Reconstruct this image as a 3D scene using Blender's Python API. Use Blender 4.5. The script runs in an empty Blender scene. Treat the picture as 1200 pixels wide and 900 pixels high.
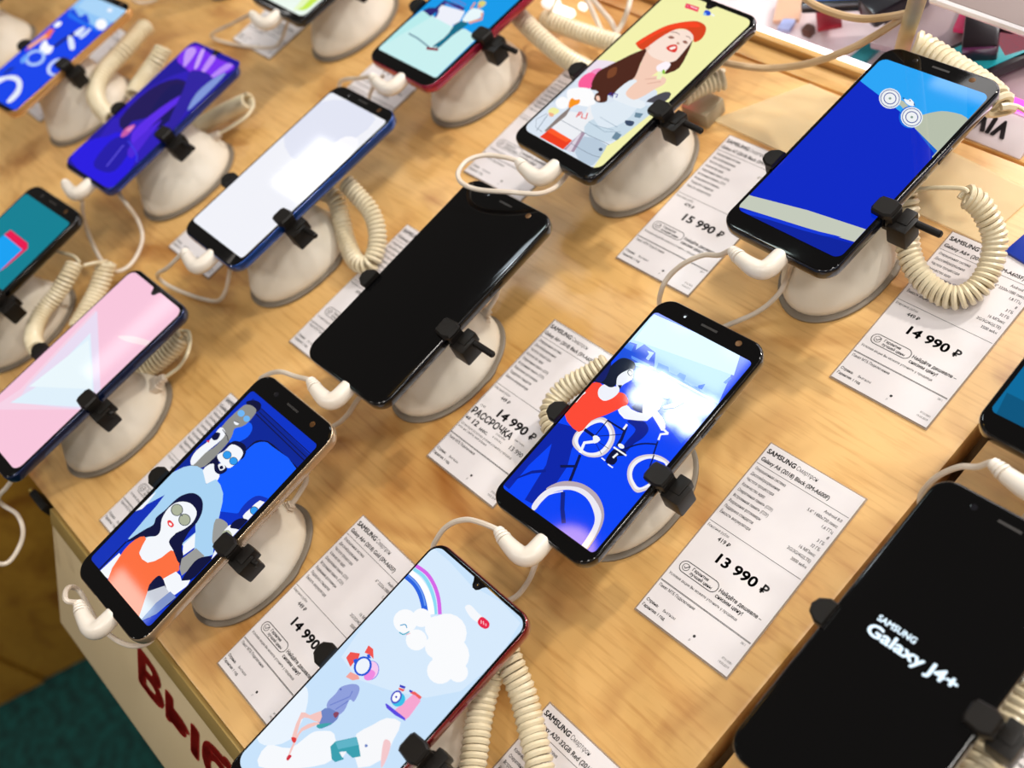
import bpy, bmesh, math, random
from mathutils import Vector, Matrix

# ---------------------------------------------------------------- data
FOCAL = 1242.80
CAM_H = 0.54
CAM_R = [[0.672382, -0.479968, 0.563501], [0.676647, 0.707183, -0.20504], [-0.300086, 0.519156, 0.800266]]
WORLD = .24
SCREEN = 1.0
SPOT = 18
LAMPS = [(-1.712, 0.938, 0.07, 0.5, (0.85, 0.95, 1)), (-1.659, 0.944, 0.07, 0.5, (0.85, 0.95, 1)), (-1.61, 0.944, 0.07, 0.5, (0.85, 0.95, 1)), (-1.556, 0.942, 0.07, 0.5, (0.85, 0.95, 1)), (-1.515, 0.942, 0.07, 0.5, (0.85, 0.95, 1)), (-1.668, 0.874, 0.07, 0.5, (0.85, 0.95, 1)), (-1.617, 0.883, 0.07, 0.5, (0.85, 0.95, 1)), (-1.532, 0.878, 0.07, 0.5, (0.85, 0.95, 1)), (-1.471, 0.878, 0.07, 0.5, (0.85, 0.95, 1)), (-1.473, 0.952, 0.07, 0.5, (0.85, 0.95, 1)), (-1.731, 1.175, 0.12, 0.45, (0.8, 1, 0.95)), (-1.524, 1.179, 0.12, 0.45, (0.8, 1, 0.95)), (-1.495, 0.353, 0.18, 1.1, (1, 0.55, 0.1)), (0.5, -0.9, 0.22, 8.5, (1, 0.95, 0.89)), (0.4, 0.5, 0.22, 8.5, (1, 0.95, 0.89)), (1.3, -0.3, 0.22, 8.5, (1, 0.95, 0.89)), (1.2, 1.1, 0.22, 8.5, (1, 0.95, 0.89)), (-0.35, -1.2, 0.22, 8.5, (1, 0.95, 0.89)), (0.1, 1.7, 0.22, 8.5, (1, 0.95, 0.89)), (2.1, 0.4, 0.22, 8.5, (1, 0.95, 0.89)), (0.8, 2.0, 0.22, 8.5, (1, 0.95, 0.89)), (-1.9, -1.9, 0.22, 8.5, (1, 0.95, 0.89))]
PANELS = [(-1.675, 1.084, 0.42, 0.16, 2.2, (0.8, 0.92, 1)), (-2.344, -0.729, 0.22, 0.16, 0.9, (0.78, 1, 0.97)), (-3.761, 0.952, 0.3, 0.3, 2, (1, 0.98, 0.95)), (-3.507, 0.022, 0.1, 0.5, 0.5, (1, 0.9, 0.8)), (-0.9, 2.8, 1.4, 0.9, 16, (1, 0.97, 0.95))]
PHONES = {'cyc': {'pose': [-0.26934, 0.1442, 0.05378, 0.0346, 0.00413, -0.03086, 0.98393], 'label': 'black phone showing a drawn red-shirted cyclist on a blue screen', 'frame': '0c0c0e', 'style': 'bar', 'screen': (34, -68.5, 65.5, 2.5), 'clip': -16, 'pin': -1, 'base': [-0.2653, 0.1262], 'stand_label': 'cream stand holding the phone with the red-shirted cyclist picture'},
 'black': {'pose': [-0.42937, 0.14109, 0.06669, 0.03404, 0.00824, 0.00438, 1.00897], 'label': 'black phone with its screen dark and switched off, middle of the table', 'frame': '0b0b0d', 'style': 'bar', 'screen': (34, -68.5, 65.5, 2.5), 'clip': -17, 'pin': 16, 'base': [-0.4254, 0.1221], 'stand_label': 'cream stand under the switched-off black phone in the middle', 'jack': [(-0.4203, 0.1526, 0.016), (-0.4205, 0.1651, 0.02)]},
 'hat': {'pose': [-0.42806, 0.33396, 0.07035, -0.03461, 0.00193, -0.00742, 1.01561], 'label': 'black phone showing a woman in a red hat on yellow', 'frame': '0a0b12', 'style': 'v', 'screen': (35.3, -70.5, 75.6, 6), 'clip': -14, 'pin': 14, 'base': [-0.4241, 0.318], 'stand_label': 'cream stand under the phone showing the woman in a red hat'},
 'wheel': {'pose': [-0.26741, 0.34866, 0.06916, -0.0128, -0.0059, -0.02073, 1.01349], 'label': 'dark blue phone showing white wheels on a deep blue screen', 'frame': '0c1626', 'style': 'bar', 'screen': (35, -67.5, 68, 4.5), 'clip': -28, 'pin': 15, 'base': [-0.2634, 0.3187], 'stand_label': 'cream stand under the phone showing white wheels on blue'},
 'sun': {'pose': [-0.43141, -0.04193, 0.06878, 0.02585, 0.02059, -0.00093, 1.01278], 'label': 'gold-edged phone showing cartoon people in sunglasses', 'frame': 'b39a7c', 'style': 'bar', 'screen': (34, -68.5, 65.5, 2.5), 'clip': -9, 'pin': 4, 'base': [-0.4274, -0.0529], 'stand_label': 'cream stand under the phone with cartoon people in sunglasses', 'jack': [(-0.427, -0.0209, 0.015), (-0.4241, -0.0095, 0.019)]},
 'rain': {'pose': [-0.26665, -0.04705, 0.05931, 0.00927, -0.00432, -0.01057, 0.99498], 'label': 'red phone showing a rainbow, clouds and flying figures, front edge', 'frame': '7c0d14', 'style': 'v', 'screen': (35.3, -70.5, 75.6, 6), 'clip': -4, 'pin': -1, 'base': [-0.2627, -0.0531], 'stand_label': 'cream stand mostly hidden under the red rainbow-screen phone'},
 'j4': {'pose': [-0.08411, 0.12511, 0.07096, 0.00981, 0.00861, -0.06951, 1.01671], 'label': 'large black phone at lower right with white start-up lettering', 'frame': '0c0d10', 'style': 'bar', 'screen': (34, -68.5, 65.5, 2.5), 'clip': -6, 'pin': 10, 'base': [-0.0801, 0.1171], 'stand_label': 'cream stand hidden under the phone with white start-up lettering'},
 'white': {'pose': [-0.59993, 0.15269, 0.06611, -0.00364, 0.01004, -0.04799, 1.0079], 'label': 'blue-edged phone with an almost blank white screen', 'frame': '0b3f8c', 'style': 'bar', 'screen': (35.3, -69.5, 70, 3), 'clip': -30, 'pin': 13, 'base': [-0.5959, 0.1207], 'stand_label': 'cream stand under the phone with the blank white screen'},
 'purple': {'pose': [-0.77194, 0.13065, 0.062, 0.07019, -0.00274, -0.00073, 0.93614], 'label': 'blue phone with a violet and indigo flame wallpaper', 'frame': '12308a', 'style': 'v', 'screen': (35.3, -70.5, 75.6, 6), 'clip': -10, 'pin': 14, 'base': [-0.7599, 0.1187], 'stand_label': 'cream stand under the violet wallpaper phone', 'jack': [(-0.7613, 0.1511, 0.015), (-0.755, 0.163, 0.019)]},
 'gold': {'pose': [-0.94954, 0.12827, 0.062, 0.10449, -0.02624, 0.01792, 0.9268], 'label': 'gold phone at upper left showing a blue bicycle picture', 'frame': 'e0ac6c', 'style': 'bar', 'screen': (34, -68.5, 65.5, 2.5), 'clip': -10, 'pin': -1, 'base': [-0.9375, 0.1163], 'stand_label': 'cream stand under the gold-edged bicycle-picture phone'},
 'pink': {'pose': [-0.60562, -0.04547, 0.06247, 0.02514, -0.00498, -0.02392, 1.00108], 'label': 'dark blue phone at left with a pale pink and white screen', 'frame': '0e2048', 'style': 'v', 'screen': (35.3, -70.5, 75.6, 6), 'clip': -8, 'pin': 3, 'base': [-0.6016, -0.0555], 'stand_label': 'cream stand under the phone with the pale pink screen', 'jack': [(-0.5938, -0.0227, 0.015), (-0.5861, -0.0085, 0.019)]},
 'mint': {'pose': [-0.60386, 0.34191, 0.06282, 0.00572, -0.00151, 0.01557, 1.00174], 'label': 'red-edged phone at top with a mint and blue picture of a walker', 'frame': 'a3103a', 'style': 'bar', 'screen': (34, -68.5, 65.5, 2.5), 'clip': -21, 'pin': 14, 'base': [-0.5999, 0.3189], 'stand_label': 'cream stand under the red-edged phone with the mint screen'},
 'teal': {'pose': [-0.76115, -0.04638, 0.06315, 0.08504, 0.0035, 0.00738, 1.00237], 'label': 'black phone cut by the left frame edge, showing red on teal', 'frame': '0b0c0e', 'style': 'bar', 'screen': (35, -68.5, 68, 3), 'clip': -8, 'pin': 0, 'base': [-0.7572, -0.0564], 'stand_label': 'cream stand under the teal-screen phone at the left edge'},
 'edge': {'pose': [-0.09261, 0.31655, 0.06191, 0.02583, 0.0006, -0.0, 1.0], 'label': 'black phone cut by the right frame edge, with a petrol-blue screen', 'frame': '0d0f12', 'style': 'bar', 'screen': (34.5, -67.5, 66, 3), 'clip': -10, 'pin': 8, 'base': [-0.0886, 0.3045], 'stand_label': 'cream stand out of view under the right-edge petrol-blue phone'},
 'lime': {'pose': [-0.76852, 0.34092, 0.06347, 0.00855, -0.00291, 0.02418, 1.00297], 'label': 'dark phone at the top frame edge, screen corner white and lime', 'frame': '1a1b1c', 'style': 'v', 'screen': (35.3, -72.5, 75.6, 6), 'clip': -20, 'pin': 8, 'base': [-0.7645, 0.3189], 'stand_label': 'cream stand at the top edge beside the white and lime screen'},
 'far': {'pose': [-1.135, 0.118, 0.062, 0.03, 0.0, 0.0, 1.0], 'label': 'dark phone cut by the top left corner of the frame', 'frame': '14143a', 'style': 'bar', 'screen': (34, -68.5, 65.5, 2.5), 'clip': -10, 'pin': 0, 'base': [-1.131, 0.106], 'stand_label': 'cream stand in the top left corner under the dark phone'}}
CABLES = [('cyc', 'white charging cable plugged into the cyclist-picture phone', [(-0.2988, 0.0528, 0.048), (-0.3081, 0.0494, 0.045), (-0.3166, 0.0426, 0.04), (-0.322, 0.0339, 0.032), (-0.3235, 0.0248, 0.02), (-0.3063, 0.0183, 0.008), (-0.2864, 0.0256, 0.004), (-0.2754, 0.0364, 0.005), (-0.2715, 0.0482, 0.012), (-0.2716, 0.0586, 0.02), (-0.2746, 0.0694, 0.025), (-0.2745, 0.0837, 0.028)]),
 ('wheel', 'white charging cable looping from the phone with white wheels', [(-0.2988, 0.2579, 0.055), (-0.3096, 0.256, 0.05), (-0.3193, 0.2489, 0.044), (-0.3262, 0.2406, 0.036), (-0.3286, 0.2333, 0.028), (-0.3299, 0.2293, 0.012), (-0.3151, 0.2271, 0.005), (-0.299, 0.2361, 0.004), (-0.2894, 0.2489, 0.005), (-0.2804, 0.2626, 0.008), (-0.2753, 0.2749, 0.014), (-0.2741, 0.2827, 0.022), (-0.2717, 0.2853, 0.034), (-0.2662, 0.2832, 0.048)]),
 ('hat', 'white charging cable passing over the corner of the switched-off phone', [(-0.4616, 0.2412, 0.068), (-0.4716, 0.2344, 0.071), (-0.476, 0.2238, 0.074), (-0.4716, 0.2121, 0.0765), (-0.4624, 0.2069, 0.077), (-0.4482, 0.2084, 0.077), (-0.4293, 0.2172, 0.0765), (-0.4141, 0.2277, 0.073), (-0.4155, 0.2413, 0.064), (-0.426, 0.2573, 0.052), (-0.4391, 0.2723, 0.04), (-0.4462, 0.2839, 0.035)]),
 ('black', 'white charging cable plugged into the switched-off black phone', [(-0.4647, 0.0474, 0.055), (-0.4785, 0.0442, 0.052), (-0.4917, 0.039, 0.045), (-0.5015, 0.0312, 0.036), (-0.5086, 0.0236, 0.01), (-0.4787, 0.0246, 0.004), (-0.4611, 0.0356, 0.006), (-0.4515, 0.0459, 0.01), (-0.4441, 0.0547, 0.018), (-0.4398, 0.0636, 0.026), (-0.4378, 0.0734, 0.03)]),
 ('sun', 'white charging cable folded under the cartoon sunglasses phone', [(-0.4504, -0.1347, 0.07), (-0.46, -0.1332, 0.066), (-0.4669, -0.1314, 0.058), (-0.4658, -0.1314, 0.05), (-0.4464, -0.1348, 0.046), (-0.4333, -0.1343, 0.045), (-0.421, -0.1314, 0.045), (-0.4129, -0.1269, 0.044), (-0.4108, -0.1209, 0.04), (-0.4198, -0.1155, 0.03)]),
 ('white', 'white charging cable of the blank white phone lying on the wood', [(-0.6396, 0.0479, 0.045), (-0.6613, 0.0423, 0.03), (-0.6763, 0.0406, 0.015), (-0.6706, 0.0424, 0.006), (-0.6487, 0.0483, 0.003), (-0.6285, 0.0554, 0.003), (-0.6224, 0.0604, 0.005), (-0.6196, 0.0671, 0.01), (-0.6155, 0.0738, 0.02), (-0.6143, 0.0802, 0.028)]),
 ('pink', 'white charging cable hanging from the pink-screen phone at the left', [(-0.6174, -0.1481, 0.05), (-0.5948, -0.1664, 0.03), (-0.5843, -0.1749, 0.01), (-0.5818, -0.1716, 0.0), (-0.5846, -0.1595, 0.0), (-0.5885, -0.1493, 0.005), (-0.5966, -0.1442, 0.012), (-0.6039, -0.1455, 0.02), (-0.6014, -0.1424, 0.03), (-0.5913, -0.1315, 0.04), (-0.5874, -0.1247, 0.045)]),
 ('purple', 'white charging cable looping below the violet wallpaper phone', [(-0.7684, 0.0452, 0.05), (-0.7685, 0.0388, 0.04), (-0.7734, 0.0307, 0.02), (-0.7553, 0.0235, 0.012), (-0.736, 0.021, 0.01), (-0.7238, 0.0235, 0.01), (-0.7212, 0.0328, 0.008), (-0.7287, 0.0459, 0.006), (-0.7378, 0.0578, 0.008), (-0.7476, 0.0648, 0.016), (-0.7508, 0.0667, 0.03), (-0.7613, 0.069, 0.035), (-0.7617, 0.076, 0.04)]),
 ('lime', 'white charging cable of the white and lime phone at the top', [(-0.8462, 0.2496, 0.03), (-0.8782, 0.2439, 0.015), (-0.895, 0.2411, 0.005), (-0.8828, 0.2418, 0.003), (-0.8539, 0.2492, 0.002), (-0.823, 0.2613, 0.002), (-0.8181, 0.2695, 0.004), (-0.8122, 0.2755, 0.012), (-0.8002, 0.2789, 0.025), (-0.7955, 0.285, 0.032)]),
 ('mint', 'white charging cable of the red-edged mint phone, beside a price tag', [(-0.658, 0.2559, 0.04), (-0.6879, 0.2575, 0.025), (-0.7024, 0.2565, 0.015), (-0.7014, 0.2522, 0.006), (-0.6802, 0.2512, 0.004), (-0.6725, 0.2572, 0.005), (-0.6664, 0.2617, 0.015), (-0.6548, 0.2651, 0.028), (-0.6503, 0.273, 0.032)]),
 ('edge', 'white charging cable behind the phone with start-up lettering', [(-0.1165, 0.225, 0.05), (-0.1238, 0.2229, 0.045), (-0.1306, 0.219, 0.036), (-0.1352, 0.2149, 0.025), (-0.137, 0.2106, 0.012), (-0.1279, 0.2023, 0.003), (-0.1115, 0.203, 0.003), (-0.0952, 0.2203, 0.01), (-0.0895, 0.233, 0.03)]),
 ('none', 'white charging cable at the top edge beside the gold phone', [(-1.0201, 0.2278, 0.02), (-1.0195, 0.2315, 0.008), (-1.0107, 0.2431, 0.004), (-1.0, 0.252, 0.01), (-0.9895, 0.2593, 0.02)]),
 ('none', 'thin cream lead from the stand plug right of the dark middle phone', [(-0.4213, 0.1647, 0.019), (-0.4208, 0.1713, 0.022), (-0.4215, 0.177, 0.026), (-0.4287, 0.1835, 0.03)]),
 ('none', 'thin cream lead from the stand plug right of the sunglasses phone', [(-0.4241, -0.0102, 0.019), (-0.4239, -0.0011, 0.022), (-0.4239, 0.0066, 0.026), (-0.4302, 0.0118, 0.03)])]
COILS = [('thick cream coiled cord looping over the 14 990 rouble tag at the right', [(-0.2587, 0.3645, 0.04), (-0.2428, 0.3544, 0.036), (-0.2353, 0.3434, 0.026), (-0.2247, 0.3326, 0.017), (-0.2094, 0.3265, 0.011), (-0.1938, 0.3274, 0.009), (-0.1864, 0.338, 0.011), (-0.1873, 0.352, 0.016), (-0.1924, 0.3635, 0.024), (-0.1998, 0.3676, 0.033), (-0.2074, 0.3692, 0.04), (-0.214, 0.367, 0.045)], [(-0.2127, 0.3679, 0.047), (-0.2166, 0.3683, 0.048), (-0.2286, 0.3642, 0.046), (-0.238, 0.3604, 0.043), (-0.2453, 0.3549, 0.04)], 0.0056),
 ('cream coiled cord curling out left of the cyclist-picture phone', [(-0.3187, 0.1758, 0.03), (-0.3256, 0.1628, 0.026), (-0.3333, 0.1519, 0.022), (-0.3359, 0.1408, 0.018), (-0.3315, 0.1309, 0.016), (-0.3194, 0.1251, 0.014), (-0.2976, 0.1282, 0.014)], None, 0.0056),
 ('cream coiled cord hanging in a loop right of the blank white phone', [(-0.6021, 0.1637, 0.035), (-0.5884, 0.167, 0.03), (-0.5773, 0.159, 0.02), (-0.5642, 0.1495, 0.012), (-0.5467, 0.1428, 0.009), (-0.5365, 0.1472, 0.009), (-0.5391, 0.1581, 0.012), (-0.546, 0.1683, 0.018), (-0.5569, 0.1752, 0.026), (-0.5701, 0.1771, 0.034), (-0.5806, 0.1781, 0.04)], None, 0.0054),
 ('cream coiled cord end sticking out right of the red-hat phone', [(-0.4224, 0.365, 0.03), (-0.4208, 0.3761, 0.028), (-0.417, 0.3866, 0.026), (-0.4111, 0.3954, 0.024)], None, 0.0062),
 ('cream coiled cord running from the mint phone to the red-hat phone', [(-0.6089, 0.3736, 0.04), (-0.5915, 0.3702, 0.034), (-0.5645, 0.3644, 0.028), (-0.5378, 0.3612, 0.022), (-0.5087, 0.3599, 0.02), (-0.4884, 0.3593, 0.02)], None, 0.0058),
 ('short cream coiled cord beside the bright spot at the top', [(-0.5817, 0.3854, 0.022), (-0.5593, 0.3878, 0.02), (-0.5311, 0.391, 0.018), (-0.4989, 0.3941, 0.018), (-0.4764, 0.397, 0.018)], [(-0.5844, 0.3842, 0.022), (-0.5744, 0.389, 0.03), (-0.5825, 0.4062, 0.03)], 0.0056),
 ('cream coiled cord with thin lead right of the violet wallpaper phone', [(-0.7953, 0.1538, 0.012), (-0.7904, 0.1652, 0.012), (-0.7819, 0.1784, 0.014), (-0.7696, 0.1902, 0.018), (-0.7572, 0.1996, 0.022)], [(-0.7565, 0.201, 0.022), (-0.748, 0.1977, 0.022), (-0.738, 0.1845, 0.026), (-0.7438, 0.172, 0.024), (-0.755, 0.163, 0.019)], 0.0056),
 ('cream coiled cord with curved lead right of the pink-screen phone', [(-0.6197, -0.0298, 0.01), (-0.6165, -0.0153, 0.01), (-0.6109, -0.0009, 0.012), (-0.6062, 0.0123, 0.016), (-0.6033, 0.0216, 0.02)], [(-0.6055, 0.0229, 0.022), (-0.5982, 0.0252, 0.024), (-0.5875, 0.0211, 0.026), (-0.5763, 0.0125, 0.029), (-0.5807, 0.003, 0.022), (-0.5861, -0.0085, 0.019)], 0.0056),
 ('cream coiled cord bending beside the gold bicycle-picture phone', [(-0.9362, 0.2064, 0.03), (-0.9306, 0.1918, 0.032), (-0.9224, 0.1737, 0.034), (-0.9199, 0.1558, 0.034), (-0.9124, 0.1381, 0.034), (-0.8978, 0.1244, 0.034), (-0.8792, 0.1176, 0.032), (-0.8596, 0.1162, 0.028)], None, 0.0064),
 ('cream coiled cord standing between the gold and violet phones', [(-0.8716, 0.1928, 0.04), (-0.8712, 0.1814, 0.036), (-0.8726, 0.1692, 0.032), (-0.8694, 0.1546, 0.03), (-0.8634, 0.1438, 0.03)], None, 0.006),
 ('cream coiled cord curving over the stand of the teal-screen phone', [(-0.7302, 0.0053, 0.036), (-0.7258, -0.0075, 0.034), (-0.7249, -0.0224, 0.03), (-0.7243, -0.0364, 0.028), (-0.7165, -0.0483, 0.028), (-0.7035, -0.0562, 0.03), (-0.6856, -0.0584, 0.034)], [(-0.7267, 0.0084, 0.037), (-0.7375, 0.0086, 0.037), (-0.7467, 0.0043, 0.04), (-0.7544, -0.001, 0.045)], 0.0052),
 ('cream coiled cord hidden partly behind the pink-screen phone', [(-0.7268, 0.0226, 0.02), (-0.7235, 0.0105, 0.014), (-0.7188, -0.0026, 0.01), (-0.711, -0.0169, 0.01), (-0.705, -0.0291, 0.01)], [(-0.7284, 0.0236, 0.02), (-0.7222, 0.0165, 0.03), (-0.7228, 0.0088, 0.035)], 0.006),
 ('left of two cream coiled cords below the red rainbow phone', [(-0.2429, 0.0041, 0.034), (-0.2395, -0.0075, 0.03), (-0.2326, -0.0202, 0.028), (-0.2237, -0.0319, 0.028), (-0.2135, -0.0446, 0.028), (-0.2041, -0.0548, 0.028)], None, 0.0056),
 ('right of two cream coiled cords below the red rainbow phone', [(-0.2498, 0.0158, 0.038), (-0.2369, 0.01, 0.036), (-0.2229, 0.003, 0.03), (-0.2099, -0.0056, 0.026), (-0.1961, -0.0148, 0.024), (-0.1837, -0.0246, 0.022), (-0.1746, -0.0321, 0.022)], None, 0.0058),
 ('thick cream coiled cord right of the phone with start-up lettering', [(-0.042, 0.1531, 0.05), (-0.0416, 0.1399, 0.046), (-0.0412, 0.1302, 0.044), (-0.0412, 0.117, 0.042), (-0.0403, 0.1046, 0.04), (-0.0368, 0.0919, 0.04)], None, 0.0068),
 ('cream coiled cord rising behind the phone with white wheels', [(-0.3021, 0.4504, 0.05), (-0.2946, 0.4506, 0.048), (-0.2712, 0.4441, 0.048), (-0.2499, 0.4366, 0.05), (-0.2342, 0.4285, 0.052), (-0.2292, 0.4242, 0.05)], [(-0.2314, 0.4261, 0.05), (-0.2249, 0.4324, 0.05), (-0.2118, 0.4328, 0.045)], 0.0075)]
TAGS = [{'x': -0.2222, 'y': 0.1975, 'rot': 0.0301, 'label': 'white price tag reading 13 990 roubles, right of the cyclist phone', 'title': 'Galaxy A6 (2018) Black (SM-A600F)', 'bonus': '419', 'price': '13 990', 'spec': ['Android 8.0', '5.6" 1480x720 пикс', '1,6 ГГц', '8', '3 ГБ', '32 ГБ', '16 МПикс', '2G/3G/4G(LTE)', '3000 мАч']},
 {'x': -0.2235, 'y': 0.3724, 'rot': 0.0146, 'label': 'white price tag reading 14 990 roubles under the looped coiled cord', 'title': 'Galaxy A6+ (2018) Blue (SM-A605F)', 'bonus': '449', 'price': '14 990', 'spec': ['Android 8.0', '6" 2220x1080 пикс', '1,8 ГГц', '8', '3 ГБ', '32 ГБ', '16 МПикс', '2G/3G/4G(LTE)', '3500 мАч'], 'tw': 50},
 {'x': -0.3901, 'y': 0.1898, 'rot': 0.0144, 'label': 'white price tag with the large extra word РАССРОЧКА, beside the dark phone', 'title': 'Galaxy A6+ (2018) Black (SM-A605F)', 'bonus': '449', 'price': '14 990', 'spec': ['Android 8.0', '6" 2220x1080 пикс', '1,8 ГГц', '8', '3 ГБ', '32 ГБ', '16 МПикс', '2G/3G/4G(LTE)', '3500 мАч'], 'sale': 1},
 {'x': -0.3919, 'y': 0.0144, 'rot': -0.0141, 'label': 'white price tag reading 14 990 roubles, half under the rainbow phone', 'title': 'Galaxy A6+ (2018) Gold (SM-A605F)', 'bonus': '449', 'price': '14 990', 'spec': ['Android 8.0', '6" 2220x1080 пикс', '1,8 ГГц', '8', '3 ГБ', '32 ГБ', '16 МПикс', '2G/3G/4G(LTE)', '3500 мАч']},
 {'x': -0.3915, 'y': 0.3712, 'rot': 0.019, 'label': 'white price tag reading 15 990 roubles, left of the white-wheels phone', 'title': 'Galaxy A7 (2018) Black (SM-A750F)', 'bonus': '479', 'price': '15 990', 'spec': ['Android 8.0', '6" 2220x1080 пикс', '1,8 ГГц', '8', '3 ГБ', '32 ГБ', '16 МПикс', '2G/3G/4G(LTE)', '3500 мАч']},
 {'x': -0.22, 'y': 0.009, 'rot': 0, 'label': 'white price tag at the bottom frame edge beside two coiled cords', 'title': 'Galaxy A20 32GB Red (2019)', 'bonus': '419', 'price': '13 990', 'spec': ['Android 8.0', '6" 2220x1080 пикс', '1,8 ГГц', '8', '3 ГБ', '32 ГБ', '16 МПикс', '2G/3G/4G(LTE)', '3500 мАч'], 'tw': 40},
 {'x': -0.546, 'y': 0.19, 'rot': 0.012, 'label': 'white price tag sticking out left of the switched-off phone', 'title': 'Galaxy A8 (2018) Black', 'bonus': '479', 'price': '15 990', 'spec': ['Android 8.0', '6" 2220x1080 пикс', '1,8 ГГц', '8', '3 ГБ', '32 ГБ', '16 МПикс', '2G/3G/4G(LTE)', '3500 мАч']},
 {'x': -0.5482, 'y': 0.0142, 'rot': 0.0, 'label': 'white price tag sticking out left of the cartoon sunglasses phone', 'title': 'Galaxy A6 (2018) Gold', 'bonus': '419', 'price': '13 990', 'spec': ['Android 8.0', '6" 2220x1080 пикс', '1,8 ГГц', '8', '3 ГБ', '32 ГБ', '16 МПикс', '2G/3G/4G(LTE)', '3500 мАч']},
 {'x': -0.547, 'y': 0.371, 'rot': 0.015, 'label': 'white price tag under the cable loop left of the red-hat phone', 'title': 'Galaxy A30 32GB Black', 'bonus': '479', 'price': '15 990', 'spec': ['Android 8.0', '6" 2220x1080 пикс', '1,8 ГГц', '8', '3 ГБ', '32 ГБ', '16 МПикс', '2G/3G/4G(LTE)', '3500 мАч']},
 {'x': -0.716, 'y': 0.187, 'rot': 0.01, 'label': 'white price tag peeping out below the blank white phone', 'title': 'Galaxy A9 Blue', 'bonus': '479', 'price': '15 990', 'spec': ['Android 8.0', '6" 2220x1080 пикс', '1,8 ГГц', '8', '3 ГБ', '32 ГБ', '16 МПикс', '2G/3G/4G(LTE)', '3500 мАч']},
 {'x': -0.712, 'y': 0.366, 'rot': 0.015, 'label': 'white price tag between the white-lime phone and the mint phone plug', 'title': 'Galaxy J6 Red', 'bonus': '449', 'price': '14 990', 'spec': ['Android 8.0', '6" 2220x1080 пикс', '1,8 ГГц', '8', '3 ГБ', '32 ГБ', '16 МПикс', '2G/3G/4G(LTE)', '3500 мАч']},
 {'x': -0.876, 'y': 0.372, 'rot': 0.01, 'label': 'white price tag under the cable of the white and lime phone', 'title': 'Galaxy A50 White', 'bonus': '479', 'price': '15 990', 'spec': ['Android 8.0', '6" 2220x1080 пикс', '1,8 ГГц', '8', '3 ГБ', '32 ГБ', '16 МПикс', '2G/3G/4G(LTE)', '3500 мАч']},
 {'x': -0.893, 'y': 0.195, 'rot': 0.0, 'label': 'white price tag seen beside the gold phone and its coiled cord', 'title': 'Galaxy A40 Blue', 'bonus': '449', 'price': '14 990', 'spec': ['Android 8.0', '6" 2220x1080 пикс', '1,8 ГГц', '8', '3 ГБ', '32 ГБ', '16 МПикс', '2G/3G/4G(LTE)', '3500 мАч']},
 {'x': -1.0437, 'y': 0.2001, 'rot': 0.0, 'label': 'white price tag under the gold-edged bicycle phone in the upper left', 'title': 'Galaxy A10 Gold', 'bonus': '449', 'price': '14 990', 'spec': ['Android 8.0', '6" 2220x1080 пикс', '1,8 ГГц', '8', '3 ГБ', '32 ГБ', '16 МПикс', '2G/3G/4G(LTE)', '3500 мАч']},
 {'x': -0.048, 'y': 0.176, 'rot': 0.02, 'label': 'white price tag at the right edge below the start-up lettering phone', 'title': 'Galaxy J4+ Black', 'bonus': '419', 'price': '13 990', 'spec': ['Android 8.0', '6" 2220x1080 пикс', '1,8 ГГц', '8', '3 ГБ', '32 ГБ', '16 МПикс', '2G/3G/4G(LTE)', '3500 мАч']}]
J4TEXT = [('SAMSUNG', -20.2, 4.7, 2.9, 18.5, 0.03, 1),
 ('Galaxy J4+', -21, -2.7, 5.4, 42.5, 0.035, 1)]
FASCIA_TEXT = ('Выбирай', 0.128, 0.054, 0.032, 1.42)
LONE_STANDS = [(-0.95, 0.322, 'cream stand at the top edge, its phone outside the frame')]
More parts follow.
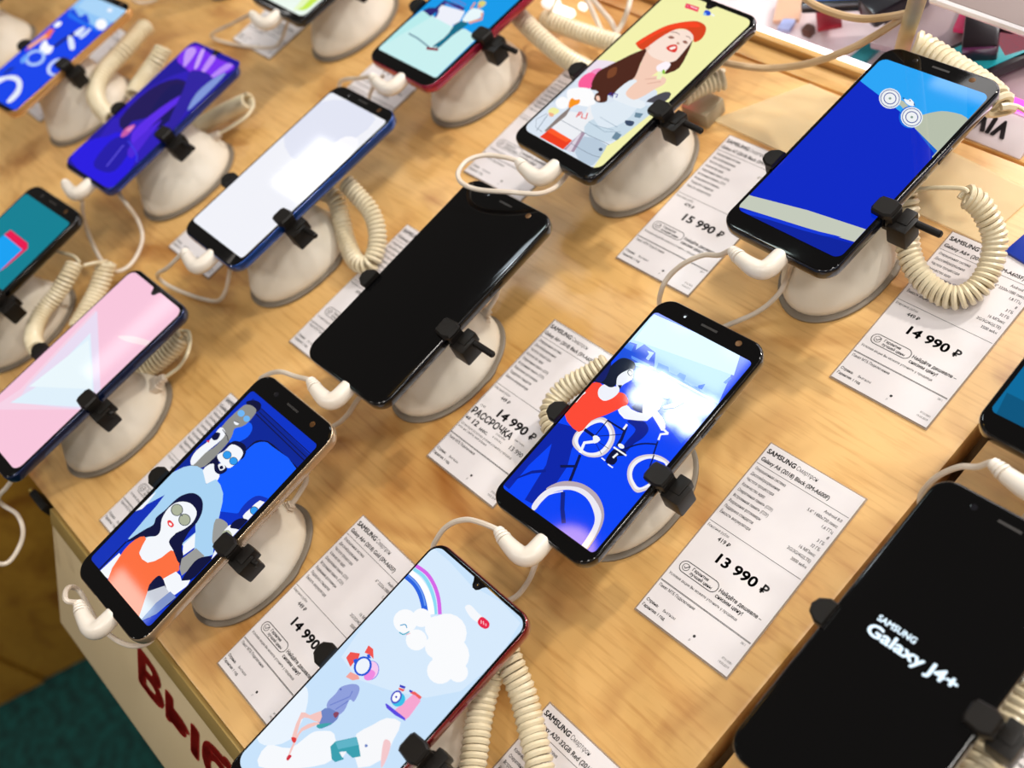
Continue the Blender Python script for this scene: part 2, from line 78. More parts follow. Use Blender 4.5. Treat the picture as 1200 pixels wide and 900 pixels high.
ART = {
 'cyc': [
  ('0044f8',1,'*'),
  ('9cc6fb',1,[(-33.39,63.67),(24.76,67.38),(34.34,33.46),(-25.73,30.02),(-38.73,39.1)]),
  ('b9d8fd',1,[(-33.39,63.67),(24.76,67.38),(30.24,53.75),(-32.13,44.05)]),
  ('0d4fe0',1,[(-33.35,41.67),(-28.81,42.62),(-27.04,39.21),(-25.25,44.7),(-15.93,43.51),(-10.62,35.72),(-13.99,34.8),(-17.99,34.62),(-30.71,27.07),(-34.92,34.59)]),
  ('5e98f5',1,[(-26.69,34.98),(-13.6,35.58),(-13.09,33.71),(-25.46,33.49)]),
  ('3d7ef2',1,[(-35.83,40.79),(-29.93,41.41),(-28.56,37.21),(-33.71,36.98)]),
  ('b5d2fb',1,[(-21.06,42.15),(-16.63,43.1),(-16.1,37.38),(-18.41,37.66),(-18.48,40.91)]),
  ('6fa2f5',1,[(-10.33,39.15),(-7.37,39.28),(-3.74,39.81),(-1.36,37.47),(3.82,37.89),(4.02,40.15),(8.19,40.51),(9.46,37.03),(14.47,36.89),(17.67,37.77),(19.51,40.99),(20.36,36.79),(30.92,35.47),(31.67,33.87),(-8.15,33.94)]),
  ('cfe2fd',1,[(-5.4,35.59),(30.38,36.17),(30.55,34.72),(-5.21,34.09)]),
  ('3a79ee',1,[(28.84,51.86),(30.35,51.72),(29.93,47.3),(28.1,47.23)]),
  ('2f72f0',1,[(17.77,38.88),(20.5,41.59),(21.07,37.74),(18.88,37.46)]),
  ('2563ec',1,[(-9.43,34.26),(33.91,35.25),(34.55,23.39),(32.24,5.76),(-4.32,18.04),(-30.71,27.07),(-20.98,30.65)]),
  ('0022a8',1,[(-38.61,-22.44),(-18.88,-16.42),(-18.47,-19.32),(-16.06,-29.28),(-11.08,-38.46),(-8.74,-55.24),(-12.8,-66.03),(-17.6,-66.72),(-21.84,-44.44),(-28.08,-32.8),(-30.1,-49.81),(-29.52,-67.03),(-41.33,-66.55),(-41.8,-28.74)]),
  ('001c92',1,[(-30.88,-59.68),(-26.31,-51.5),(-20.06,-46.38),(-18.88,-47.67),(-25.11,-52.78),(-31.75,-62.32)]),
  ('001c92',4,[(-1.33,0.92),(6.01,5.51),(12.01,3.08),(12.72,-2.63),(11.02,-7.81),(10.42,-14.3),(7.25,-15.33),(6.62,-8.57),(6.08,-0.66)]),
  ('d9cfd6',5,[(-18.08,-26.41),(-21.13,-19.95),(-19.11,-11.28),(-14.32,-4.58),(-5.75,-6.04),(-0.15,-10.81),(2.07,-17.63),(0.81,-23.36),(-4.11,-27.26),(-10.53,-28.32)]),
  ('f3f3f8',5,[(-17.94,-24.75),(-20.14,-19.85),(-18.46,-11.41),(-14.11,-6.04),(-6.81,-7.23),(-1.77,-11.33),(0.22,-17.28),(-0.59,-22.93),(-4.85,-26.4),(-10.77,-27.44)]),
  ('0042f5',5,[(-15.94,-23.99),(-17.83,-19.44),(-16.93,-12.55),(-12.82,-7.54),(-6.95,-8.89),(-3.11,-12.18),(-1.68,-17.47),(-2.39,-22.04),(-5.83,-25.29),(-10.34,-26.13)]),
  ('02104e',1,[(-10.17,-16.37),(-10.5,-5.05),(-11.09,-4.98),(-10.76,-16.3)]),
  ('02104e',1,[(-10.32,-16.49),(1.58,-7.38),(1.28,-7.07),(-10.62,-16.18)]),
  ('02104e',1,[(-9.28,-17.82),(1.14,-17.87),(1.1,-17.59),(-9.32,-17.53)]),
  ('02104e',1,[(-8.78,-18.47),(0.02,-22.63),(0.13,-22.38),(-8.66,-18.22)]),
  ('02104e',1,[(-18.1,-16.85),(-10.38,-17.2),(-10.56,-15.47),(-18.28,-15.12)]),
  ('02104e',1,[(-11.0,-5.2),(1.42,-5.22),(1.25,-4.17),(-11.18,-4.14)]),
  ('02104e',1,[(-0.22,-2.17),(2.55,-9.68),(3.37,-14.21),(5.12,-14.16),(4.27,-9.48),(1.47,-1.88)]),
  ('041a6e',1,[(-5.09,9.09),(-3.35,14.39),(-0.17,14.24),(3.17,8.95),(-2.29,8.18)]),
  ('02104e',1,[(9.07,-13.65),(9.7,-12.65),(10.6,-11.2),(11.62,-9.66),(12.61,-8.34),(13.52,-7.33),(14.45,-6.44),(15.44,-5.63),(16.53,-4.83),(17.9,-3.99),(19.47,-3.14),(20.92,-2.4),(21.93,-1.88),(21.41,-1.13),(20.4,-1.64),(18.94,-2.39),(17.34,-3.25),(15.93,-4.12),(14.79,-4.94),(13.76,-5.79),(12.8,-6.71),(11.84,-7.77),(10.82,-9.13),(9.78,-10.7),(8.88,-12.15),(8.25,-13.15)]),
  ('02104e',1,[(20.48,-0.06),(23.91,-8.47),(26.59,-14.73),(27.42,-14.51),(24.74,-8.26),(21.33,0.13)]),
  ('d9cfd6',5,[(19.82,-24.31),(16.99,-19.15),(17.54,-13.26),(22.24,-8.2),(28.14,-5.9),(35.71,-6.96),(38.51,-14.0),(36.02,-21.52),(31.19,-29.13),(24.84,-27.95)]),
  ('f3f3f8',5,[(20.78,-23.68),(18.1,-18.93),(18.84,-13.63),(22.94,-9.06),(28.15,-7.1),(34.46,-7.78),(36.75,-14.18),(34.88,-21.3),(30.15,-27.87),(25.13,-26.77)]),
  ('0042f5',5,[(22.05,-22.84),(20.05,-18.66),(20.77,-14.18),(23.85,-10.18),(28.47,-8.69),(33.2,-8.59),(34.98,-14.35),(33.21,-20.44),(30.3,-26.3),(25.67,-25.42)]),
  ('02104e',1,[(24.05,-7.37),(26.43,-13.87),(28.2,-16.3),(28.84,-15.94),(27.15,-13.66),(24.8,-7.22)]),
  ('f4f7fc',1,[(21.3,1.03),(20.1,3.95),(23.22,6.31),(22.29,7.3),(18.84,4.49),(20.06,0.8)]),
  ('f4f7fc',1,[(22.75,7.41),(19.45,7.88),(19.46,6.66),(22.76,6.2)]),
  ('020b3a',3,[(3.67,-20.7),(4.43,-15.61),(10.42,-14.3),(11.16,-16.37),(8.17,-18.81),(9.83,-20.78),(9.54,-24.0),(5.15,-24.83)]),
  ('f4f7fc',1,[(2.94,-16.05),(12.19,-16.21),(12.07,-15.27),(2.82,-15.1)]),
  ('f4f7fc',1,[(7.37,-20.9),(7.99,-17.45),(6.77,-17.12),(6.15,-20.58)]),
  ('f4f7fc',1,[(8.02,-12.79),(7.98,-13.21),(7.7,-13.6),(7.21,-13.89),(6.58,-14.06),(5.87,-14.09),(5.17,-13.97),(4.57,-13.72),(4.14,-13.36),(3.94,-12.95),(3.98,-12.52),(4.26,-12.14),(4.75,-11.84),(5.39,-11.67),(6.1,-11.65),(6.79,-11.77),(7.39,-12.02),(7.81,-12.38)]),
  ('f4f7fc',1,[(7.01,-25.52),(10.68,-25.65),(10.61,-24.96),(6.94,-24.82)]),
  ('f4f7fc',1,[(1.5,-24.5),(4.28,-24.74),(4.25,-24.04),(1.48,-23.8)]),
  ('f4f7fc',1,[(1.11,-4.27),(0.79,-0.84),(-0.58,-0.75),(-0.25,-4.19)]),
  ('f4f7fc',1,[(-9.61,-28.17),(-11.64,-22.68),(-6.98,-18.84),(-6.22,-16.64),(-8.07,-15.97),(-8.54,-17.66),(-13.53,-22.07),(-11.45,-28.47)]),
  ('f4f7fc',2,[(-11.15,-16.77),(-9.41,-15.14),(-6.18,-16.21),(-7.56,-19.68)]),
  ('02104e',1,[(-10.51,-29.48),(-6.37,-40.11),(-3.33,-48.24),(-1.65,-47.89),(-4.68,-39.76),(-8.81,-29.13)]),
  ('02104e',1,[(-13.92,-41.24),(-5.87,-35.98),(-6.9,-34.81),(-14.97,-40.07)]),
  ('06208a',1,[(-3.8,-51.89),(2.66,-59.64),(8.87,-65.38),(10.62,-63.89),(4.57,-58.28),(-1.75,-50.65)]),
  ('b9a9b4',5,[(-11.89,-55.31),(-9.13,-48.92),(-3.72,-44.33),(4.26,-41.57),(13.94,-42.12),(22.18,-46.42),(27.14,-52.76),(29.65,-62.55),(29.88,-71.89),(26.57,-70.4),(25.29,-59.81),(21.9,-52.46),(15.27,-47.15),(6.94,-45.79),(-0.61,-47.82),(-5.99,-52.4)]),
  ('eceaf4',5,[(-11.65,-67.26),(-12.25,-59.6),(-9.79,-52.9),(-2.4,-46.99),(5.28,-43.9),(14.29,-44.85),(23.35,-49.52),(27.78,-58.1),(29.25,-66.64),(29.26,-72.32),(26.48,-71.42),(25.51,-63.5),(23.38,-55.33),(18.82,-50.65),(11.08,-47.0),(3.78,-46.9),(-2.3,-49.45),(-7.5,-55.42),(-8.72,-62.28),(-8.61,-68.21)]),
  ('f4f2ff',1,[(-9.83,-64.3),(-9.57,-62.96),(-9.21,-61.04),(-8.7,-58.94),(-7.97,-57.07),(-6.8,-55.38),(-5.28,-53.67),(-3.82,-52.19),(-2.81,-51.14),(-3.3,-50.76),(-4.31,-51.8),(-5.79,-53.3),(-7.33,-55.03),(-8.54,-56.8),(-9.31,-58.75),(-9.83,-60.89),(-10.19,-62.83),(-10.45,-64.17)]),
  ('fd4a35',3,[(-34.63,-14.57),(-35.44,1.18),(-34.32,8.63),(-30.24,11.43),(-21.34,9.78),(-16.47,12.75),(-12.52,13.02),(-7.75,9.56),(-10.38,3.69),(-13.83,-2.69),(-18.33,-9.73),(-19.75,-19.08)]),
  ('f4f7fc',1,[(-33.47,-5.55),(-33.74,-0.32),(-33.0,2.24),(-33.89,2.55),(-34.64,-0.15),(-34.38,-5.45)]),
  ('f0f2fb',5,[(-28.17,7.78),(-27.5,12.0),(-22.37,13.48),(-19.92,14.96),(-17.12,12.89),(-17.54,7.81),(-20.5,3.84),(-25.11,4.24)]),
  ('0a1730',5,[(-35.44,9.92),(-32.41,13.95),(-32.5,21.59),(-31.24,28.97),(-28.3,31.82),(-22.2,32.12),(-19.15,28.46),(-22.94,22.92),(-21.57,15.04),(-23.46,12.27),(-28.51,11.93)]),
  ('0a1a6a',4,[(-35.27,12.23),(-35.99,20.62),(-33.57,25.38),(-29.57,15.66),(-30.55,11.79)]),
  ('eef2fb',4,[(-21.83,15.97),(-24.18,19.99),(-23.15,24.43),(-19.86,28.04),(-16.23,23.69),(-16.42,21.41),(-18.09,17.16),(-18.46,12.61)]),
  ('3b4048',1,[(-17.5,24.46),(-17.81,24.08),(-18.34,23.86),(-19.02,23.83),(-19.77,24.01),(-20.5,24.35),(-21.12,24.84),(-21.56,25.4),(-21.76,25.97),(-21.7,26.47),(-21.39,26.86),(-20.86,27.08),(-20.18,27.1),(-19.43,26.93),(-18.7,26.58),(-18.08,26.09),(-17.64,25.54),(-17.44,24.97)]),
  ('eef2fb',1,[(-18.13,24.76),(-18.34,24.51),(-18.71,24.37),(-19.18,24.36),(-19.7,24.49),(-20.21,24.73),(-20.65,25.06),(-20.96,25.45),(-21.11,25.83),(-21.07,26.17),(-20.86,26.43),(-20.49,26.57),(-20.02,26.57),(-19.5,26.45),(-18.99,26.2),(-18.55,25.87),(-18.24,25.49),(-18.09,25.1)]),
  ('061040',1,[(-20.53,15.68),(-18.44,16.94),(-17.67,14.17)]),
  ('f4f7fc',2,[(-10.09,3.35),(-7.71,8.52),(-3.93,7.69),(3.84,9.37),(4.33,14.91),(14.12,12.66),(19.28,8.7),(18.43,6.11),(8.95,10.47),(8.11,6.62),(-1.91,1.6),(-4.79,1.37)]),
  ('f4f7fc',3,[(-0.74,14.94),(-0.45,18.29),(2.44,22.17),(6.73,20.59),(9.45,15.99),(6.5,11.03),(3.74,8.26)]),
  ('f4f7fc',1,[(9.65,18.2),(12.5,22.04),(16.65,26.69),(17.97,26.25),(15.48,20.77),(11.15,17.56)]),
  ('5a9080',2,[(4.16,23.76),(8.64,24.39),(9.49,23.33),(6.26,22.4)]),
 ],
 'wheel': [
  ('0026c4',1,'*'),
  ('28a5f6',1,[(-39.13,45.73),(-56.64,80.7),(10.45,111.09),(46.15,82.22),(45.62,9.85),(-30.43,44.7),(-34.74,46.54)]),
  ('0aa0f5',1,[(19.86,69.34),(35.58,72.08),(34.62,47.03)]),
  ('b7bfac',3,[(9.3,29.05),(10.88,37.32),(15.71,43.51),(22.01,47.46),(34.02,47.94),(41.76,36.23),(40.78,11.9),(27.29,21.36)]),
  ('0a62d0',1,[(2.09,34.06),(34.23,20.25),(34.45,16.07),(2.01,31.52)]),
  ('0026c4',1,[(-44.95,50.89),(-33.87,46.17),(-18.39,41.55),(3.45,34.76),(34.14,17.81),(38.85,-35.68),(0.82,-34.07),(-39.94,-6.73)]),
  ('b7bfac',1,[(-6.52,43.62),(-3.77,43.73),(12.19,36.74),(11.4,32.61),(-3.18,40.22),(-6.65,38.47)]),
  ('0f6fe0',1,[(12.35,37.44),(13.72,34.84),(14.29,32.23),(13.99,29.93),(12.87,28.2),(11.05,27.26),(8.75,27.21),(6.23,28.06),(3.81,29.73),(1.76,32.02),(0.35,34.64),(-0.25,37.29),(0.04,39.63),(1.19,41.38),(3.05,42.32),(5.39,42.34),(7.92,41.44),(10.34,39.74)]),
  ('e8eef2',1,[(-5.05,43.52),(-4.12,41.01),(-4.05,38.64),(-4.86,36.68),(-6.44,35.38),(-8.61,34.88),(-11.11,35.24),(-13.66,36.44),(-15.94,38.33),(-17.66,40.69),(-18.63,43.23),(-18.71,45.65),(-17.89,47.63),(-16.27,48.95),(-14.06,49.43),(-11.53,49.02),(-8.99,47.79),(-6.74,45.87)]),
  ('24469c',1,[(-5.82,43.35),(-4.99,41.13),(-4.93,39.04),(-5.63,37.31),(-7.01,36.16),(-8.92,35.72),(-11.12,36.05),(-13.36,37.11),(-15.36,38.78),(-16.88,40.87),(-17.73,43.11),(-17.81,45.24),(-17.1,46.99),(-15.69,48.15),(-13.75,48.57),(-11.53,48.21),(-9.29,47.12),(-7.31,45.43)]),
  ('eef1f3',1,[(-6.2,43.26),(-5.44,41.21),(-5.38,39.27),(-6.04,37.67),(-7.33,36.61),(-9.1,36.2),(-11.15,36.5),(-13.22,37.48),(-15.08,39.03),(-16.49,40.96),(-17.27,43.03),(-17.34,45.0),(-16.67,46.62),(-15.36,47.69),(-13.56,48.08),(-11.5,47.75),(-9.42,46.74),(-7.58,45.19)]),
  ('1b3c98',1,[(-7.65,42.94),(-7.1,41.47),(-7.06,40.08),(-7.53,38.94),(-8.46,38.17),(-9.74,37.88),(-11.2,38.1),(-12.69,38.8),(-14.02,39.91),(-15.02,41.28),(-15.58,42.76),(-15.62,44.17),(-15.14,45.32),(-14.2,46.09),(-12.92,46.37),(-11.44,46.14),(-9.95,45.42),(-8.64,44.31)]),
  ('eef1f3',1,[(-8.13,42.83),(-7.66,41.57),(-7.64,40.38),(-8.05,39.39),(-8.86,38.74),(-9.97,38.48),(-11.24,38.67),(-12.53,39.27),(-13.67,40.22),(-14.53,41.39),(-15.01,42.66),(-15.04,43.87),(-14.62,44.86),(-13.8,45.52),(-12.68,45.76),(-11.4,45.57),(-10.12,44.96),(-8.98,44.01)]),
  ('7f9a90',1,[(-10.65,42.45),(-10.5,42.16),(-10.44,41.86),(-10.5,41.6),(-10.65,41.39),(-10.88,41.28),(-11.17,41.26),(-11.48,41.35),(-11.76,41.53),(-12.0,41.78),(-12.15,42.07),(-12.2,42.37),(-12.15,42.63),(-12.0,42.84),(-11.76,42.96),(-11.47,42.97),(-11.17,42.88),(-10.88,42.7)]),
  ('e8eef2',1,[(13.93,36.57),(14.81,34.13),(14.86,31.81),(14.07,29.89),(12.55,28.61),(10.46,28.1),(8.05,28.44),(5.61,29.6),(3.43,31.43),(1.78,33.73),(0.87,36.2),(0.81,38.56),(1.61,40.51),(3.17,41.8),(5.3,42.28),(7.73,41.91),(10.17,40.71),(12.32,38.86)]),
  ('24469c',1,[(13.19,36.4),(13.97,34.24),(14.02,32.19),(13.34,30.5),(12.0,29.36),(10.16,28.92),(8.05,29.23),(5.9,30.25),(3.99,31.88),(2.54,33.9),(1.73,36.09),(1.67,38.17),(2.37,39.88),(3.73,41.02),(5.6,41.45),(7.73,41.11),(9.87,40.06),(11.77,38.42)]),
  ('eef1f3',1,[(12.82,36.31),(13.54,34.31),(13.58,32.42),(12.94,30.85),(11.7,29.8),(9.99,29.39),(8.02,29.67),(6.03,30.62),(4.26,32.12),(2.91,33.99),(2.17,36.01),(2.12,37.93),(2.77,39.52),(4.04,40.58),(5.77,40.97),(7.76,40.66),(9.75,39.69),(11.5,38.18)]),
  ('1b3c98',1,[(11.43,35.99),(11.95,34.56),(11.97,33.2),(11.51,32.08),(10.61,31.33),(9.39,31.03),(7.98,31.24),(6.55,31.91),(5.28,32.99),(4.33,34.32),(3.8,35.76),(3.77,37.14),(4.23,38.27),(5.14,39.02),(6.38,39.31),(7.8,39.09),(9.23,38.4),(10.49,37.32)]),
  ('eef1f3',1,[(10.96,35.88),(11.41,34.65),(11.42,33.48),(11.02,32.52),(10.23,31.87),(9.17,31.62),(7.94,31.79),(6.71,32.37),(5.62,33.29),(4.8,34.43),(4.35,35.67),(4.33,36.84),(4.74,37.82),(5.53,38.47),(6.61,38.71),(7.83,38.53),(9.07,37.94),(10.15,37.02)]),
  ('7f9a90',1,[(8.54,35.49),(8.68,35.21),(8.73,34.92),(8.68,34.66),(8.53,34.46),(8.31,34.34),(8.03,34.32),(7.74,34.41),(7.46,34.58),(7.24,34.82),(7.09,35.11),(7.04,35.4),(7.1,35.66),(7.25,35.86),(7.47,35.98),(7.75,35.99),(8.04,35.91),(8.32,35.74)]),
  ('f2f6fa',2,[(-4.41,45.31),(-1.67,45.41),(-1.29,46.87),(2.07,45.38),(4.03,43.22),(1.98,42.18),(-1.39,43.01)]),
  ('10307c',1,[(-5.57,45.62),(-4.25,46.03),(-4.08,44.84)]),
  ('10307c',1,[(-1.31,46.23),(0.17,45.44),(-0.32,44.82)]),
  ('10307c',1,[(2.07,45.38),(4.38,43.39),(3.5,43.33)]),
  ('c4cabb',1,[(-41.29,-56.85),(-32.12,-55.36),(0.4,-48.63),(37.55,-43.75),(41.15,-53.62),(35.67,-53.96),(6.6,-59.18),(-31.88,-65.27),(-39.19,-67.01)]),
  ('0a36d8',3,[(-31.78,-67.16),(-15.94,-62.85),(6.85,-59.5),(27.64,-54.86),(7.77,-63.16),(-11.77,-68.06)]),
  ('0020a0',1,[(-36.98,-69.67),(-30.69,-68.48),(-14.37,-64.81),(6.53,-61.56),(36.6,-55.22),(39.82,-71.23),(-31.17,-71.67)]),
 ],
 'sun': [
  ('0032c8',1,'*'),
  ('002496',1,[(-28.76,62.17),(-17.97,60.95),(39.04,58.19),(41.44,46.87),(37.94,21.01),(-7.56,-10.76),(-35.48,3.49),(-30.21,41.43)]),
  ('050c3c',1,[(-17.57,60.38),(37.97,58.85),(37.97,59.33),(-17.58,60.88)]),
  ('050c3c',1,[(-17.65,58.01),(38.19,55.75),(38.2,56.22),(-17.65,58.52)]),
  ('050c3c',1,[(-18.13,55.9),(37.86,53.62),(37.88,54.24),(-18.13,56.55)]),
  ('050c3c',2,[(-4.18,38.07),(-3.14,44.38),(1.6,47.75),(8.52,49.32),(39.67,48.35),(39.85,44.71),(39.46,22.07),(0.49,-5.14),(-6.74,11.8)]),
  ('0a5cff',2,[(-3.49,35.16),(-2.41,42.61),(2.29,47.2),(9.25,48.13),(37.75,47.04),(36.42,19.95),(9.94,-0.7),(-5.07,14.05),(-4.69,24.3)]),
  ('0a5cff',3,[(-23.18,40.26),(-20.92,46.34),(-17.1,49.98),(-12.25,48.58),(-10.01,43.23),(-13.07,36.66),(-17.65,33.63)]),
  ('050c3c',4,[(-30.58,57.49),(-26.67,61.75),(-20.81,62.6),(-18.03,59.17),(-21.02,56.08)]),
  ('8f8f8b',3,[(-30.72,52.73),(-28.49,57.08),(-22.6,58.54),(-18.93,56.86),(-17.94,49.44),(-19.32,45.09),(-22.32,41.4),(-19.58,36.9),(-18.18,29.87),(-18.71,13.7),(-26.23,8.61),(-29.42,12.12),(-24.08,24.8),(-24.63,33.57),(-31.17,37.33)]),
  ('f4f7fc',3,[(-30.3,10.4),(-32.6,16.83),(-30.63,27.31),(-31.61,36.46),(-25.79,36.25),(-23.86,31.79),(-25.91,19.03),(-26.19,9.77)]),
  ('050c3c',3,[(-31.41,29.09),(-31.31,32.62),(-27.94,33.68),(-26.39,30.12),(-28.52,28.13)]),
  ('e23b4a',1,[(-32.36,25.01),(-30.64,26.72),(-29.44,25.23)]),
  ('1d2238',1,[(-29.17,36.15),(-22.21,35.03),(-19.47,33.51),(-19.09,33.86),(-22.0,35.45),(-29.05,36.59)]),
  ('6eb6f6',1,[(-25.03,52.1),(-24.49,51.49),(-24.28,50.8),(-24.41,50.09),(-24.88,49.46),(-25.62,48.97),(-26.55,48.7),(-27.56,48.67),(-28.52,48.88),(-29.32,49.32),(-29.87,49.92),(-30.09,50.62),(-29.95,51.33),(-29.48,51.97),(-28.73,52.45),(-27.8,52.72),(-26.79,52.75),(-25.83,52.53)]),
  ('6eb6f6',1,[(-18.82,51.74),(-18.33,51.18),(-18.14,50.54),(-18.26,49.89),(-18.69,49.31),(-19.38,48.86),(-20.23,48.61),(-21.15,48.58),(-22.03,48.77),(-22.77,49.17),(-23.26,49.73),(-23.46,50.37),(-23.33,51.03),(-22.9,51.61),(-22.21,52.06),(-21.35,52.31),(-20.43,52.34),(-19.55,52.14)]),
  ('f4f7fc',3,[(-27.2,44.55),(-23.01,45.55),(-22.65,44.06),(-24.98,43.45)]),
  ('1d2238',1,[(-27.1,44.39),(-22.75,45.49),(-22.93,45.82),(-27.29,44.72)]),
  ('050c3c',3,[(-16.81,34.18),(-12.64,37.52),(-5.77,38.13),(-1.17,33.36),(-2.89,29.98),(-13.19,33.19),(-16.63,27.5),(-10.58,15.85),(-17.92,13.11),(-17.58,23.48)]),
  ('f4f7fc',3,[(-17.58,23.48),(-15.8,28.06),(-15.21,33.55),(-8.28,35.33),(-3.53,34.01),(-2.11,29.38),(-3.14,23.12),(-7.18,21.5),(-13.59,21.65)]),
  ('f4f7fc',3,[(-17.58,11.1),(-15.32,18.24),(-4.62,15.46),(-4.85,9.23),(-8.49,7.28)]),
  ('050c3c',4,[(-16.86,20.57),(-14.42,21.09),(-10.41,20.43),(-7.16,22.07),(-3.64,20.57),(-5.37,16.61),(-10.58,15.85)]),
  ('f4f7fc',4,[(-11.65,19.6),(-9.96,21.85),(-5.99,21.19),(-7.3,18.08)]),
  ('050c3c',3,[(-9.89,19.44),(-8.79,20.97),(-6.83,20.07),(-8.08,18.66)]),
  ('1d2238',1,[(-9.32,29.01),(-8.68,28.29),(-8.43,27.45),(-8.6,26.58),(-9.18,25.79),(-10.08,25.18),(-11.22,24.82),(-12.44,24.75),(-13.61,24.98),(-14.57,25.49),(-15.22,26.21),(-15.48,27.06),(-15.31,27.93),(-14.73,28.72),(-13.81,29.33),(-12.67,29.69),(-11.45,29.76),(-10.28,29.52)]),
  ('2e9bef',1,[(-9.62,28.81),(-9.05,28.18),(-8.84,27.43),(-8.99,26.67),(-9.5,25.97),(-10.31,25.43),(-11.31,25.11),(-12.39,25.04),(-13.42,25.24),(-14.27,25.69),(-14.85,26.33),(-15.07,27.07),(-14.91,27.84),(-14.39,28.54),(-13.58,29.08),(-12.58,29.41),(-11.49,29.47),(-10.47,29.26)]),
  ('1d2238',1,[(-2.4,28.85),(-1.8,28.16),(-1.56,27.36),(-1.73,26.53),(-2.28,25.78),(-3.14,25.19),(-4.22,24.85),(-5.38,24.78),(-6.48,25.0),(-7.4,25.48),(-8.01,26.17),(-8.25,26.98),(-8.09,27.81),(-7.53,28.57),(-6.66,29.15),(-5.58,29.5),(-4.42,29.56),(-3.31,29.34)]),
  ('2e9bef',1,[(-2.7,28.65),(-2.17,28.05),(-1.96,27.34),(-2.11,26.62),(-2.6,25.95),(-3.36,25.44),(-4.31,25.13),(-5.33,25.07),(-6.3,25.26),(-7.11,25.68),(-7.64,26.29),(-7.85,27.0),(-7.7,27.73),(-7.21,28.39),(-6.44,28.91),(-5.49,29.21),(-4.46,29.27),(-3.49,29.08)]),
  ('a9d3f3',2,[(-33.07,0.58),(-27.47,8.34),(-18.38,11.68),(-8.1,6.99),(-5.11,12.91),(6.52,9.93),(14.62,1.5),(25.27,-12.19),(29.3,-20.78),(23.96,-24.65),(8.1,-26.59),(-23.08,-45.68),(-30.02,-35.29),(-35.03,-9.79)]),
  ('0a30b8',1,[(-35.74,-34.89),(-26.1,-13.72),(-24.73,-21.64),(-24.22,-31.21),(-22.74,-47.61),(-21.42,-68.19),(-37.53,-69.12)]),
  ('f4f7fc',1,[(-33.64,-18.93),(-32.73,-16.07),(-31.32,-24.02),(-31.45,-28.56),(-34.01,-32.01)]),
  ('0a30b8',1,[(6.76,-12.61),(11.6,-15.59),(10.06,-25.19),(10.96,-30.89),(3.81,-18.98)]),
  ('a9d3f3',1,[(0.62,-1.79),(7.28,9.36),(17.46,-2.92),(26.37,-12.45),(32.38,-17.51),(29.24,-21.86),(18.91,-20.95),(8.25,-13.7)]),
  ('f4f7fc',1,[(11.19,-25.44),(11.95,-16.41),(18.86,-22.03),(16.64,-29.93)]),
  ('0a30b8',1,[(16.64,-29.93),(18.86,-22.03),(20.26,-24.18),(18.38,-32.86)]),
  ('050c3c',1,[(-22.87,-47.35),(-23.17,-68.56),(-22.09,-68.49),(-21.79,-47.29)]),
  ('f4f7fc',1,[(-20.17,-54.41),(-16.61,-54.52),(-12.78,-68.23),(-21.46,-69.28)]),
  ('050c3c',4,[(-22.33,-47.32),(-18.76,-36.09),(-16.16,-29.89),(-18.43,-26.03),(-17.42,-19.84),(-17.19,-13.08),(-15.78,-7.14),(-10.56,-1.65),(-2.47,-0.66),(3.99,-4.86),(7.2,-11.22),(7.68,-18.38),(11.14,-26.53),(17.03,-29.65),(19.78,-34.97),(6.26,-34.28),(-7.62,-33.56),(-14.07,-38.17),(-19.03,-43.87)]),
  ('f4f7fc',3,[(-9.02,-29.17),(-14.38,-24.27),(-16.52,-17.02),(-13.91,-10.8),(-6.63,-6.83),(1.56,-7.65),(4.83,-12.9),(3.81,-18.98),(1.21,-26.19),(12.52,-29.76),(9.95,-36.88),(3.13,-45.51),(-7.34,-47.28),(-13.3,-38.7),(-8.38,-33.03)]),
  ('1f2f44',1,[(-7.13,-12.32),(-6.21,-13.28),(-5.82,-14.42),(-6.01,-15.6),(-6.75,-16.68),(-7.97,-17.53),(-9.5,-18.05),(-11.18,-18.18),(-12.79,-17.89),(-14.15,-17.23),(-15.09,-16.26),(-15.49,-15.11),(-15.3,-13.92),(-14.54,-12.83),(-13.32,-11.98),(-11.77,-11.46),(-10.09,-11.35),(-8.48,-11.64)]),
  ('aeb49c',1,[(-7.57,-12.62),(-6.74,-13.48),(-6.39,-14.48),(-6.55,-15.53),(-7.19,-16.48),(-8.25,-17.22),(-9.6,-17.67),(-11.08,-17.77),(-12.51,-17.51),(-13.71,-16.92),(-14.54,-16.06),(-14.91,-15.05),(-14.75,-14.0),(-14.1,-13.04),(-13.03,-12.29),(-11.67,-11.85),(-10.19,-11.75),(-8.76,-12.02)]),
  ('1f2f44',1,[(2.44,-13.07),(3.35,-14.03),(3.72,-15.16),(3.54,-16.33),(2.8,-17.4),(1.61,-18.24),(0.1,-18.76),(-1.55,-18.89),(-3.13,-18.6),(-4.47,-17.94),(-5.38,-16.99),(-5.77,-15.85),(-5.58,-14.67),(-4.84,-13.59),(-3.63,-12.74),(-2.11,-12.23),(-0.46,-12.12),(1.12,-12.41)]),
  ('aeb49c',1,[(2.01,-13.38),(2.82,-14.22),(3.16,-15.22),(3.01,-16.25),(2.37,-17.2),(1.33,-17.93),(-0.0,-18.38),(-1.45,-18.48),(-2.85,-18.23),(-4.03,-17.64),(-4.85,-16.79),(-5.2,-15.79),(-5.05,-14.75),(-4.4,-13.8),(-3.35,-13.06),(-2.01,-12.61),(-0.56,-12.52),(0.84,-12.78)]),
  ('1f2f44',1,[(-7.11,-15.0),(-4.21,-15.14),(-4.15,-14.71),(-7.05,-14.57)]),
  ('ee3f45',3,[(-9.97,-22.8),(-8.74,-21.39),(-4.43,-21.6),(-4.12,-23.53),(-7.27,-24.14)]),
  ('ffffff',2,[(-8.23,-22.66),(-6.02,-22.18),(-5.19,-23.0),(-7.09,-23.47)]),
